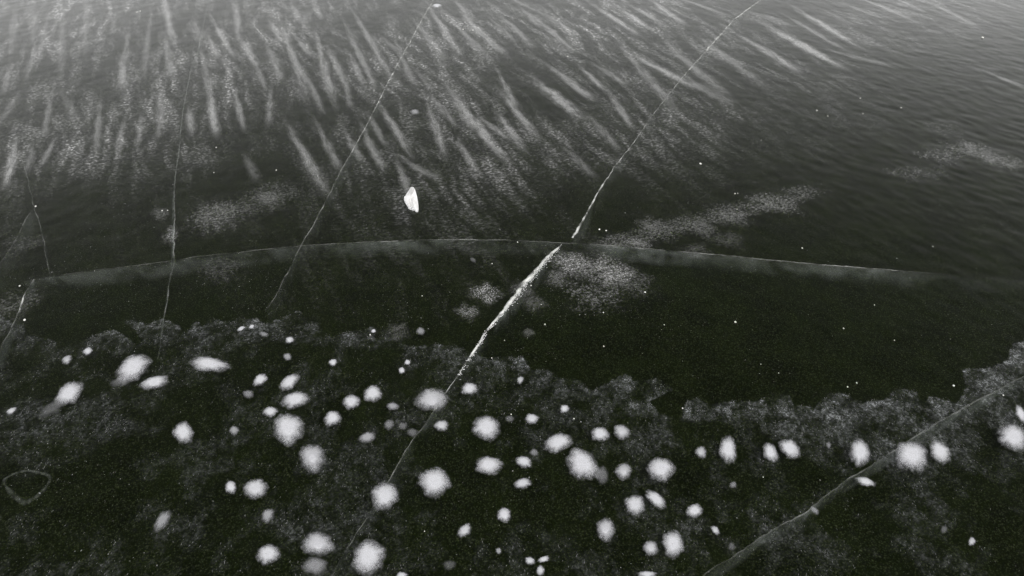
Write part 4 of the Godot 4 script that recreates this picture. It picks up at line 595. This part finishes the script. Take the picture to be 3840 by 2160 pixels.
# ---------------------------------------------------------------- the setting
func water_and_ice() -> void:
	# dark green-brown lake water under the ice
	var mw := matte(Color.WHITE)
	var f := FastNoiseLite.new()
	f.seed = 3
	f.frequency = 0.012
	f.fractal_octaves = 5
	var tw := 1024
	var cloudy := f.get_seamless_image(tw, tw)
	cloudy.convert(Image.FORMAT_L8)
	var murk := cloudy.get_data()
	var data := PackedByteArray()
	data.resize(tw * tw * 3)
	for k in tw * tw:
		var m := 0.6 + 0.8 * murk[k] / 255.0
		var speck := 0.045 * pow(rng.randf(), 9.0)
		var c := (Color(0.0043, 0.0066, 0.0013) * m + Color(speck * 0.9, speck, speck * 0.62)).linear_to_srgb()
		data[k * 3] = int(c.r * 255.0)
		data[k * 3 + 1] = int(c.g * 255.0)
		data[k * 3 + 2] = int(c.b * 255.0)
	mw.albedo_texture = ImageTexture.create_from_image(Image.create_from_data(tw, tw, false, Image.FORMAT_RGB8, data))
	mw.uv1_triplanar = true
	mw.uv1_world_triplanar = true
	mw.uv1_scale = Vector3(0.43, 0.43, 0.43)
	var q := 150.0
	var pw := part("lake_water", mesh_of(PackedVector3Array([Vector3(-q, WATER, -q), Vector3(q, WATER, -q), Vector3(q, WATER, q), Vector3(-q, WATER, q)]),
		PackedInt32Array([0, 1, 2, 0, 2, 3]), PackedColorArray(), PackedVector3Array([Vector3.UP, Vector3.UP, Vector3.UP, Vector3.UP])), mw, self, "structure")
	pw.set_meta("label", "dark olive green lake water seen through the clear ice")
	pw.set_meta("category", "water")
	# the surface of the ice: a clear sheet with frozen ripples
	var mi := StandardMaterial3D.new()
	mi.transparency = BaseMaterial3D.TRANSPARENCY_ALPHA
	mi.albedo_color = Color(0.16, 0.18, 0.17, 0.004)
	mi.roughness = 0.06
	mi.metallic_specular = 0.38
	mi.cull_mode = BaseMaterial3D.CULL_DISABLED
	var x0 := -4.0
	var z0 := -6.2
	var nx := 540
	var nz := 340
	var dx := 8.0 / nx
	var dz := 6.2 / nz
	var v := PackedVector3Array()
	var nn := PackedVector3Array()
	var idx := PackedInt32Array()
	var hs := PackedFloat32Array()
	hs.resize((nx + 1) * (nz + 1))
	for j in nz + 1:
		for i in nx + 1:
			hs[j * (nx + 1) + i] = swell(x0 + i * dx, z0 + j * dz)
	for j in nz + 1:
		for i in nx + 1:
			var k := j * (nx + 1) + i
			v.append(Vector3(x0 + i * dx, hs[k], z0 + j * dz))
			var sx := (hs[k + (1 if i < nx else 0)] - hs[k - (1 if i > 0 else 0)]) / (2.0 * dx)
			var sz := (hs[k + ((nx + 1) if j < nz else 0)] - hs[k - ((nx + 1) if j > 0 else 0)]) / (2.0 * dz)
			nn.append(Vector3(-sx, 1, -sz).normalized())
			if i < nx and j < nz:
				idx.append_array(PackedInt32Array([k, k + 1, k + nx + 2, k, k + nx + 2, k + nx + 1]))
	var k0 := v.size()
	for p in [Vector3(-q, 0, -q), Vector3(q, 0, -q), Vector3(q, 0, q), Vector3(-q, 0, q), Vector3(x0, 0, z0), Vector3(-x0, 0, z0), Vector3(-x0, 0, 0.0), Vector3(x0, 0, 0.0)]:
		v.append(p)
		nn.append(Vector3.UP)
	for r in [[0, 1, 5, 4], [1, 2, 6, 5], [2, 3, 7, 6], [3, 0, 4, 7]]:
		idx.append_array(PackedInt32Array([k0 + r[0], k0 + r[1], k0 + r[2], k0 + r[0], k0 + r[2], k0 + r[3]]))
	var ice := part("lake_ice", mesh_of(v, idx, PackedColorArray(), nn), mi, self, "structure")
	ice.set_meta("label", "smooth clear dark lake ice with frozen ripples")
	ice.set_meta("category", "ice")

# whitish frosted layer at the bottom of the ice, ending in a scalloped edge
func frosted_layer() -> void:
	var x0 := -3.6
	var z0 := -2.35
	var wx := 7.2
	var wz := 2.4
	var w := 2048
	var h := 768
	var inside := Image.create(w, h, false, Image.FORMAT_L8)
	var outline := PackedVector2Array([Vector2(-3.55, -0.0), Vector2(-3.55, SCALLOPS[0].y)])
	outline.append_array(PackedVector2Array(SCALLOPS))
	outline.append(Vector2(3.55, -2.1))
	outline.append(Vector2(3.55, 0.0))
	var no := outline.size()
	for j in h:
		var z := z0 + (j + 0.5) * wz / h
		var hits := PackedFloat32Array()
		for k in no:
			var a := outline[k]
			var b := outline[(k + 1) % no]
			if (a.y <= z) != (b.y <= z):
				hits.append(a.x + (z - a.y) / (b.y - a.y) * (b.x - a.x))
		hits.sort()
		for k in range(0, hits.size() - 1, 2):
			var i0 := clampi(int((hits[k] - x0) / wx * w), 0, w)
			var i1 := clampi(int((hits[k + 1] - x0) / wx * w), 0, w)
			inside.fill_rect(Rect2i(i0, j, i1 - i0, 1), Color.WHITE)
	var near := inside.duplicate() as Image
	near.resize(w / 48, h / 48, Image.INTERPOLATE_LANCZOS)
	near.resize(w / 8, h / 8, Image.INTERPOLATE_CUBIC)
	near.resize(w, h, Image.INTERPOLATE_CUBIC)
	var soft := inside.duplicate() as Image
	soft.resize(w / 3, h / 3, Image.INTERPOLATE_LANCZOS)
	soft.resize(w, h, Image.INTERPOLATE_CUBIC)
	var bs := soft.get_data()
	var bn := near.get_data()
	var cloud := FastNoiseLite.new()
	cloud.noise_type = FastNoiseLite.TYPE_SIMPLEX_SMOOTH
	cloud.seed = 21
	cloud.frequency = 1.0
	cloud.fractal_octaves = 4
	var cell := FastNoiseLite.new()
	cell.noise_type = FastNoiseLite.TYPE_CELLULAR
	cell.cellular_return_type = FastNoiseLite.RETURN_DISTANCE2_SUB
	cell.seed = 5
	cell.frequency = 1.0
	cell.domain_warp_enabled = true
	cell.domain_warp_amplitude = 0.5
	cell.domain_warp_frequency = 1.2
	var data := PackedByteArray()
	data.resize(w * h * 4)
	data.fill(255)
	for j in h:
		var z := z0 + (j + 0.5) * wz / h
		for i in w:
			var k := j * w + i
			var s := bs[k] / 255.0
			var a := 0.0
			if s > 0.01:
				var x := x0 + (i + 0.5) * wx / w
				var big := cloud.get_noise_2d(x * 2.6, z * 2.2)
				var mid := cloud.get_noise_2d(x * 11.0 + 40.0, z * 9.0)
				var small := cloud.get_noise_2d(x * 46.0 + 7.0, z * 34.0)
				var vein := smoothstep(0.02, 0.30, cell.get_noise_2d(x * 7.0, z * 6.0) + 1.0)
				var lace := smoothstep(-0.22, 0.30, cloud.get_noise_2d(x * 5.2 + 3.0, z * 4.6) + 0.35 * mid + (bn[k] / 255.0 - 0.34) * 1.5)
				s = smoothstep(0.25, 0.75, s + 0.9 * small * s * (1.0 - s) * 2.0) * (0.15 + 0.85 * lace)
				var rim_band := 1.0 - smoothstep(0.62, 1.0, bn[k] / 255.0)
				var cover := 0.035 + 0.20 * big + 0.16 * mid + 0.36 * rim_band * (0.8 + 0.9 * mid)
				cover += 0.24 * smoothstep(0.1, 0.9, x) * smoothstep(-1.20, -1.45, z) * (0.8 + 0.8 * mid)
				cover = maxf(cover, 0.012)
				cover *= (0.2 + 0.8 * vein) * clampf(0.75 + 1.1 * small, 0.0, 2.0)
				cover *= 0.35 + 2.6 * pow(rng.randf(), 3.0)
				a = clampf(s * cover * 0.62, 0.0, 0.8)
			data[k * 4 + 3] = int(a * 255.0)
	var im := Image.create_from_data(w, h, false, Image.FORMAT_RGBA8, data)
	var m := matte(Color(0.555, 0.57, 0.58), true)
	m.albedo_texture = ImageTexture.create_from_image(im)
	m.texture_repeat = false
	m.cull_mode = BaseMaterial3D.CULL_DISABLED
	var a := []
	a.resize(Mesh.ARRAY_MAX)
	var y := -ICE_DEPTH - 0.004
	a[Mesh.ARRAY_VERTEX] = PackedVector3Array([Vector3(x0, y, z0), Vector3(x0 + wx, y, z0), Vector3(x0 + wx, y, z0 + wz), Vector3(x0, y, z0 + wz)])
	a[Mesh.ARRAY_NORMAL] = PackedVector3Array([Vector3.UP, Vector3.UP, Vector3.UP, Vector3.UP])
	a[Mesh.ARRAY_TEX_UV] = PackedVector2Array([Vector2(0, 0), Vector2(1, 0), Vector2(1, 1), Vector2(0, 1)])
	a[Mesh.ARRAY_INDEX] = PackedInt32Array([0, 1, 2, 0, 2, 3])
	var am := ArrayMesh.new()
	am.add_surface_from_arrays(Mesh.PRIMITIVE_TRIANGLES, a)
	var o := part("frosted_ice", am, m, self, "stuff")
	o.set_meta("label", "mottled grey frosted ice layer with a scalloped edge around the white bubbles")
	o.set_meta("category", "frosted ice")
	# fine upright hairs of frost standing in that layer
	var g := Grains.new()
	for k in 130000:
		var x := rng.randf_range(-2.0, 2.1)
		var z := rng.randf_range(-2.0, -0.72)
		var i := clampi(int((x - x0) / wx * w), 0, w - 1)
		var j := clampi(int((z - z0) / wz * h), 0, h - 1)
		var al := data[(j * w + i) * 4 + 3] / 255.0
		if rng.randf() < al * 3.4 and bs[j * w + i] > 120:
			var l := rng.randf_range(0.0012, 0.0040)
			g.add(Vector3(x, -ICE_DEPTH + 0.004, z), 1.57 + rng.randfn(0, 0.30), l, 0.0004, 0.0004, tint(0.06, 0.30))
	var ho := part("frost_hair", mesh_of(g.v, g.i, g.c), m_frost, self, "stuff")
	ho.set_meta("label", "fine pale frost hairs scattered through the frosted ice layer")
	ho.set_meta("category", "frost")

# thin film of frost all over the far ice, drifted into lanes, and loose grains in the ice
func frost_haze() -> void:
	var x0 := -4.8
	var z0 := -6.4
	var wx := 9.6
	var wz := 5.9
	var w := 1536
	var h := 1260
	var ca := cos(streak_turn())
	var sa := sin(streak_turn())
	var data := PackedByteArray()
	data.resize(w * h * 4)
	data.fill(255)
	for j in h:
		var z := z0 + (j + 0.5) * wz / h
		for i in w:
			var x := x0 + (i + 0.5) * wx / w
			var reach := -2.42 - 0.75 * maxf(0.0, x - 0.1) + 0.06 * minf(0.0, x) + 0.18 * fine.get_noise_2d(x * 1.6, z * 1.2 + 44.0)
			var out := 0.8 * smoothstep(reach + 0.25, reach - 0.55, z) + 0.2 * smoothstep(reach + 0.9, reach, z)
			var border := smoothstep(0.0, 0.4, x - x0) * smoothstep(0.0, 0.4, x0 + wx - x) * smoothstep(0.0, 0.3, z - z0)
			var a := 0.0
			var d := 0.0
			if out > 0.0:
				var u := x * ca + z * sa
				var q := -x * sa + z * ca + 0.05 * fine.get_noise_2d(x * 1.1 + 20.0, z * 1.1)
				var lane := smoothstep(-0.25, 0.6, 0.4 * fine.get_noise_2d(u * 1.2, q * 7.0) + 0.85 * fine.get_noise_2d(u * 2.6 + 50.0, q * 15.0))
				var field := clampf(0.62 + 0.9 * fine.get_noise_2d(x * 0.7 + 30.0, z * 0.6), 0.0, 1.3)
				d += out * field * (0.30 + 1.15 * lane) * 0.14
			a = d * border * (0.40 + 3.6 * pow(rng.randf(), 5.0))
			data[(j * w + i) * 4 + 3] = int(clampf(a, 0.0, 1.0) * 255.0)
	var m := frost_material(w, h, data)
	var a := []
	a.resize(Mesh.ARRAY_MAX)
	var y := -0.014
	a[Mesh.ARRAY_VERTEX] = PackedVector3Array([Vector3(x0, y, z0), Vector3(x0 + wx, y, z0), Vector3(x0 + wx, y, z0 + wz), Vector3(x0, y, z0 + wz)])
	a[Mesh.ARRAY_NORMAL] = PackedVector3Array([Vector3.UP, Vector3.UP, Vector3.UP, Vector3.UP])
	a[Mesh.ARRAY_TEX_UV] = PackedVector2Array([Vector2(0, 0), Vector2(1, 0), Vector2(1, 1), Vector2(0, 1)])
	a[Mesh.ARRAY_INDEX] = PackedInt32Array([0, 1, 2, 0, 2, 3])
	var am := ArrayMesh.new()
	am.add_surface_from_arrays(Mesh.PRIMITIVE_TRIANGLES, a)
	var o := part("frost_film", am, m, self, "stuff")
	o.set_meta("label", "thin speckled frost film spread over the dark ice between the streaks")
	o.set_meta("category", "frost")
	var g := Grains.new()
	for k in 90000:
		var z := -0.75 - 4.8 * pow(rng.randf(), 1.25)
		var x := rng.randf_range(-1.0, 1.0) * (1.0 - 0.62 * z)
		if rng.randf() > clampf(0.30 + 1.3 * fine.get_noise_2d(x * 2.3, z * 2.0 + 15.0), 0.03, 1.0) * (0.3 + 0.7 * smoothstep(-1.35, -1.75, z)) * (1.0 - 0.7 * smoothstep(0.2, 1.0, x)):
			continue
		var big := 1.0 + 1.4 * pow(rng.randf(), 16.0)
		g.add(Vector3(x, rng.randf_range(-0.05, -0.006), z), streak_turn() + rng.randfn(0, 0.6), big * rng.randf_range(0.0006, 0.0016), big * rng.randf_range(0.0004, 0.0008), 0.0006, tint(0.05, 0.20) if rng.randf() < 0.8 else tint(0.2, 0.5))
	var og := part("frost_grain", mesh_of(g.v, g.i, g.c), m_frost, self, "stuff")
	og.set_meta("label", "fine pale grains and pinpoint bubbles scattered inside the clear ice")
	og.set_meta("category", "frost grains")

func streak_turn() -> float:
	return 1.19

# ---------------------------------------------------------------- cracks
func along(pts: Array, step: float) -> Array:
	# an even, slightly wandering run along the measured line: [x, z, half width, edge, face]
	var out := []
	for k in pts.size() - 1:
		var a: Array = pts[k]
		var b: Array = pts[k + 1]
		var n := maxi(1, int(Vector2(b[0] - a[0], b[1] - a[1]).length() / step))
		for s in n:
			var t := float(s) / n
			var row := []
			for c in 5:
				row.append(lerpf(a[c], b[c], t))
			out.append(row)
	out.append(pts[-1].duplicate())
	return out

func cracks() -> void:
	for c in CRACKS:
		var run := along(c.points, 0.012)
		var base := Vector3(run[0][0], 0, run[0][1])
		var o := thing("ice_crack", c.label, "crack", base)
		var n := run.size()
		# the ragged white line where the crack meets the surface
		var v := PackedVector3Array()
		var col := PackedColorArray()
		var idx := PackedInt32Array()
		var fv := PackedVector3Array()
		var fc := PackedColorArray()
		var fi := PackedInt32Array()
		var ph := rng.randf() * 100.0
		for k in n:
			var r: Array = run[k]
			var q0: Array = run[maxi(0, k - 1)]
			var q1: Array = run[mini(n - 1, k + 1)]
			var d := Vector2(q1[0] - q0[0], q1[1] - q0[1]).normalized()
			var s := Vector3(-d.y, 0, d.x)
			var wob := 0.0035 * fine.get_noise_2d(k * 0.11, ph) + 0.0012 * rng.randf_range(-1, 1)
			var p := Vector3(r[0], -0.0035, r[1]) - base + s * wob
			var wl: float = r[2] * (0.75 + 0.5 * rng.randf() + 0.5 * fine.get_noise_2d(k * 0.23, ph + 20.0))
			var wr: float = r[2] * (0.75 + 0.5 * rng.randf() + 0.5 * fine.get_noise_2d(k * 0.23, ph + 40.0))
			var e: float = clampf(r[3] * (0.66 + 0.9 * fine.get_noise_2d(k * 0.17, ph + 60.0) + 0.5 * (rng.randf() - 0.3)), 0.0, 1.0)
			v.append(p - s * wl + Vector3(0, -0.002, 0))
			v.append(p + Vector3(0, 0.001, 0))
			v.append(p + s * wr + Vector3(0, -0.002, 0))
			var w := 0.9 + 0.08 * rng.randf()
			col.append(Color(w, w, w, e * e * 0.35))
			col.append(Color(w, w, w, e * (0.35 + 0.65 * e)))
			col.append(Color(w, w, w, e * e * 0.35))
			if k < n - 1:
				var b := k * 3
				idx.append_array(PackedInt32Array([b, b + 1, b + 4, b, b + 4, b + 3, b + 1, b + 2, b + 5, b + 1, b + 5, b + 4]))
			# the fracture face hanging down through the ice
			for row in 5:
				var t := pow(row / 4.0, 1.5)
				var patch := 0.55 + 0.9 * fine.get_noise_2d(k * 0.085, ph + 80.0 + t * 0.9) + 0.5 * fine.get_noise_2d(k * 0.4 + 7.0, ph + t * 3.0)
				var lower: float = ([1.0, 0.75, 0.28, 0.10, 0.0] if c.snowy else [1.0, 0.95, 0.8, 0.5, 0.05])[row]
				fv.append(p + Vector3(c.lean.x * t, -0.003 - t * (ICE_DEPTH - 0.012) * (0.9 + 0.12 * fine.get_noise_2d(k * 0.12, ph + 99.0)), c.lean.y * t))
				fc.append(Color(0.9, 0.92, 0.92, clampf(r[4] * patch * lower * 0.7, 0.0, 0.95)))
				if k < n - 1 and row < 4:
					var b := k * 5 + row
					fi.append_array(PackedInt32Array([b, b + 1, b + 6, b, b + 6, b + 5]))
		part("crack_edge", mesh_of(v, idx, col), m_edge, o)
		part("fracture_face", mesh_of(fv, fi, fc), m_face, o)
		if c.snowy:
			# packed rime along the opened stretch
			var g := Grains.new()
			for k in 2600:
				var r: Array = run[rng.randi() % n]
				if r[3] < 0.7 or rng.randf() > (r[2] / 0.008):
					continue
				var off: float = absf(rng.randfn(0, 1.0)) * r[2] * 0.8
				var slip := rng.randf_range(-0.007, 0.007)
				var p := Vector3(r[0] + off * 0.9 + rng.randfn(0, 0.002) + slip * 0.6, -0.004 - off * 0.9, r[1] + off * 0.3 - slip * 0.8) - base
				g.add(p, rng.randf() * TAU, rng.randf_range(0.001, 0.003), 0.0009, 0.0009, tint(0.75, 0.98))
			part("packed_rime", mesh_of(g.v, g.i, g.c), m_frost, o, "stuff")

# ---------------------------------------------------------------- bubbles
func bubbles() -> void:
	for b in BUBBLES:
		var r := Vector2(b.a, b.b)
		var y := -ICE_DEPTH + 0.003
		var o := thing("ice_bubble", b.label, "bubble", Vector3(b.x, y, b.z), b.group)
		var ph := rng.randf() * 50.0
		var ca := cos(b.turn)
		var sa := sin(b.turn)
		var strong: float = b.d
		if strong > 0.55:
			# flattened pocket of white gas
			var v := PackedVector3Array()
			var idx := PackedInt32Array()
			var col := PackedColorArray()
			var seg := 22
			var rings := [0.0, 0.35, 0.65, 0.88, 1.0]
			var size := 0.26 + 0.16 * smoothstep(0.5, 0.95, strong)
			var hgt: float = minf(0.012, 0.25 * r.y)
			for q in rings.size():
				for k in seg:
					var an := TAU * k / seg
					var ragged := 1.0 + 0.15 * fine.get_noise_2d(cos(an) * 1.1 + ph, sin(an) * 1.1)
					var l: Vector2 = Vector2(cos(an) * r.x, sin(an) * r.y) * rings[q] * size * ragged
					v.append(Vector3(l.x * ca - l.y * sa, hgt * sqrt(maxf(0.0, 1.0 - rings[q] * rings[q])) * (1.0 + 0.25 * rng.randf_range(-1, 1)), l.x * sa + l.y * ca))
					var w := rng.randf_range(0.80, 0.93) * (0.72 + 0.28 * strong)
					col.append(Color(w * 0.97, w * 0.975, w * 1.02))
					if q > 0:
						var k0 := (q - 1) * seg + k
						var k1 := (q - 1) * seg + (k + 1) % seg
						idx.append_array(PackedInt32Array([k0, k1 + seg, k1, k0, k0 + seg, k1 + seg]))
			part("gas_pocket", mesh_of(v, idx, col), m_bubble, o)
		# crystals round and over it, thinning outwards
		var hv := PackedVector3Array()
		var hu := PackedVector2Array()
		var hc := PackedColorArray()
		var hi := PackedInt32Array()
		var hrings := [0.0, 0.4, 0.75, 1.05, 1.32]
		var hseg := 20
		var up: float = minf(0.014, 0.28 * r.y)
		var spin := rng.randf() * TAU
		var vis := minf(1.0, strong * 1.12) if strong > 0.55 else strong * 1.05
		for q in hrings.size():
			for k in hseg:
				var an := TAU * k / hseg
				var e: Vector2 = Vector2(cos(an), sin(an)) * hrings[q]
				var l := Vector2(e.x * r.x, e.y * r.y)
				hv.append(Vector3(l.x * ca - l.y * sa, 0.0015 + up * (1.0 - pow(hrings[q] / 1.32, 2.0)), l.x * sa + l.y * ca))
				hu.append(e.rotated(spin) / 3.0 + Vector2(0.5, 0.5))
				hc.append(Color(0.94, 0.945, 0.99, vis))
				if q > 0:
					var k0 := (q - 1) * hseg + k
					var k1 := (q - 1) * hseg + (k + 1) % hseg
					hi.append_array(PackedInt32Array([k0, k1 + hseg, k1, k0, k0 + hseg, k1 + hseg]))
		part("crystal_fringe", textured(hv, hi, hu, hc), m_halo[rng.randi() % m_halo.size()], o)

# ---------------------------------------------------------------- frost streaks
func streaks() -> void:
	var lift := 0.0
	for s in STREAKS:
		lift = fmod(lift - 0.00037, 0.0052)
		var a := Vector2(s.x0, s.z0)
		var b := Vector2(s.x1, s.z1)
		var mid := (a + b) / 2.0
		var o := thing("frost_streak", s.label, "frost streak", Vector3(mid.x, -0.006, mid.y), "wind-blown frost streaks on the ice")
		var d := (b - a).normalized()
		var side := Vector2(-d.y, d.x)
		var long := (b - a).length()
		var w: float = s.w * (3.2 if s.patch else 1.55)
		var back: float = s.w * 1.8 if s.patch else 0.55 * long + 0.12
		var fore: float = s.w * 1.8 if s.patch else 0.3 * long + 0.06
		var ph := rng.randf() * 60.0
		var v := PackedVector3Array()
		var uv := PackedVector2Array()
		var col := PackedColorArray()
		var idx := PackedInt32Array()
		var n := 15
		for k in n + 1:
			var t := float(k) / n
			var c: Vector2 = (a - d * back).lerp(b + d * fore, t) - mid + side * s.w * 0.2 * fine.get_noise_2d(t * 1.6, ph)
			var half: float = w * (1.0 if s.patch else 0.45 + 0.55 * smoothstep(0.0, 0.6, t)) * sqrt(maxf(0.02, 1.0 - pow(maxf(0.0, absf(t - 0.5) * 2.0 - 0.55) / 0.47, 2.0)))
			for e in 5:
				var f := e / 2.0 - 1.0
				var p: Vector2 = c + side * half * f
				v.append(Vector3(p.x, lift + 0.0012 * (1.0 - f * f), p.y))
				uv.append(Vector2(t, 0.5 + 0.5 * f * half / w))
				col.append(Color(1, 1, 1, clampf(s.d * 1.0 * (0.85 if s.patch else 0.60), 0.0, 1.0)))
				if k < n and e < 4:
					var q := k * 5 + e
					idx.append_array(PackedInt32Array([q, q + 5, q + 6, q, q + 6, q + 1]))
		var looks: Array = m_patch if s.patch else m_drift
		part("frost_drift", textured(v, idx, uv, col), looks[rng.randi() % looks.size()], o)

# ---------------------------------------------------------------- single things
func ring() -> void:
	var c := Vector2.ZERO
	for p in RING:
		c += p / RING.size()
	var o := thing("bubble_ring", "thin pale outline of a drained bubble, dark inside, in the frosted ice", "bubble outline", Vector3(c.x, -0.07, c.y))
	var v := PackedVector3Array()
	var idx := PackedInt32Array()
	var col := PackedColorArray()
	var n := 96
	for k in n:
		var t := float(k) / n * RING.size()
		var i := int(t)
		var m := RING.size()
		var p: Vector2 = RING[i % m].cubic_interpolate(RING[(i + 1) % m], RING[(i + m - 1) % m], RING[(i + 2) % m], t - i)
		var r := (p - c)
		var w := 0.0025 + 0.0045 * (0.5 + 0.5 * fine.get_noise_1d(k * 0.17)) + 0.006 * smoothstep(0.0, 0.08, r.y)
		var out := r.normalized()
		var al := clampf(0.07 + 0.12 * fine.get_noise_1d(k * 0.21 + 50.0), 0.03, 0.4)
		v.append(Vector3(r.x - out.x * w, 0, r.y - out.y * w))
		v.append(Vector3(r.x, 0.002, r.y))
		v.append(Vector3(r.x + out.x * w, 0, r.y + out.y * w))
		for s in 3:
			col.append(Color(0.85, 0.85, 0.85, al if s == 1 else al * 0.3))
		var b := k * 3
		var e := ((k + 1) % n) * 3
		idx.append_array(PackedInt32Array([b, b + 1, e + 1, b, e + 1, e, b + 1, b + 2, e + 2, b + 1, e + 2, e + 1]))
	part("rim", mesh_of(v, idx, col), m_face, o)

func shard() -> void:
	var c := Vector2.ZERO
	for p in SHARD:
		c += p / SHARD.size()
	var o := thing("ice_shard", "white fin-shaped ice shard with a broken ragged end lying on the dark ice", "ice shard", Vector3(c.x, 0, c.y))
	# slab with rounded shoulders and a low ridge
	var m := SHARD.size()
	var rows := [[1.0, 0.0005], [1.0, 0.009], [0.94, 0.014], [0.78, 0.018], [0.45, 0.024], [0.0, 0.027]]
	var v := PackedVector3Array()
	var idx := PackedInt32Array()
	var col := PackedColorArray()
	for r in rows.size():
		for k in m:
			var p: Vector2 = (SHARD[k] - c) * rows[r][0]
			var ragged := smoothstep(0.02, 0.06, SHARD[k].y - c.y)
			v.append(Vector3(p.x, rows[r][1] * (1.0 - 0.25 * ragged * rows[r][0]) + 0.006 * fine.get_noise_2d(p.x * 50.0, p.y * 30.0) * (1.0 if r > 1 else 0.0), p.y))
			var w: float = 0.80 - 0.12 * rng.randf() - 0.30 * ragged * rows[r][0] * rng.randf() - 0.12 * smoothstep(-0.03, -0.075, SHARD[k].y - c.y)
			col.append(Color(w, w, w))
			if r > 0:
				var a := (r - 1) * m + k
				var b := (r - 1) * m + (k + 1) % m
				idx.append_array(PackedInt32Array([a, a + m, b + m, a, b + m, b]))
	part("body", mesh_of(v, idx, col), m_snow, o)
	var g := Grains.new()
	for k in 90:
		var i := 8 + rng.randi() % 9
		var p: Vector2 = (SHARD[i].lerp(SHARD[(i + 1) % m], rng.randf()) - c) * rng.randf_range(0.82, 1.03)
		g.add(Vector3(p.x, rng.randf_range(0.003, 0.012), p.y), rng.randf() * TAU, rng.randf_range(0.002, 0.005), 0.002, 0.002, tint(0.6, 0.97))
	part("crumbled_end", mesh_of(g.v, g.i, g.c), m_snow, o, "stuff")

func crumbs() -> void:
	for q in CRUMBS:
		var o := thing("snow_crumb", q.label, "snow crumb", Vector3(q.x, 0, q.z), "white snow crumbs strewn on the ice")
		var v := PackedVector3Array()
		var idx := PackedInt32Array()
		var col := PackedColorArray()
		var seg := 7
		for r in 4:
			for k in seg:
				var an := TAU * k / seg + 0.3 * r
				var rad: float = q.r * [0.85, 1.0, 0.7, 0.0][r] * rng.randf_range(0.75, 1.2)
				v.append(Vector3(cos(an) * rad, q.r * [0.0, 0.35, 0.8, 1.0][r] + 0.0004, sin(an) * rad * 1.3))
				var w := rng.randf_range(0.55, 0.85)
				col.append(Color(w, w, w * 0.95))
				if r > 0:
					var a := (r - 1) * seg + k
					var b := (r - 1) * seg + (k + 1) % seg
					idx.append_array(PackedInt32Array([a, a + seg, b + seg, a, b + seg, b]))
		part("crumb_body", mesh_of(v, idx, col), m_snow, o)
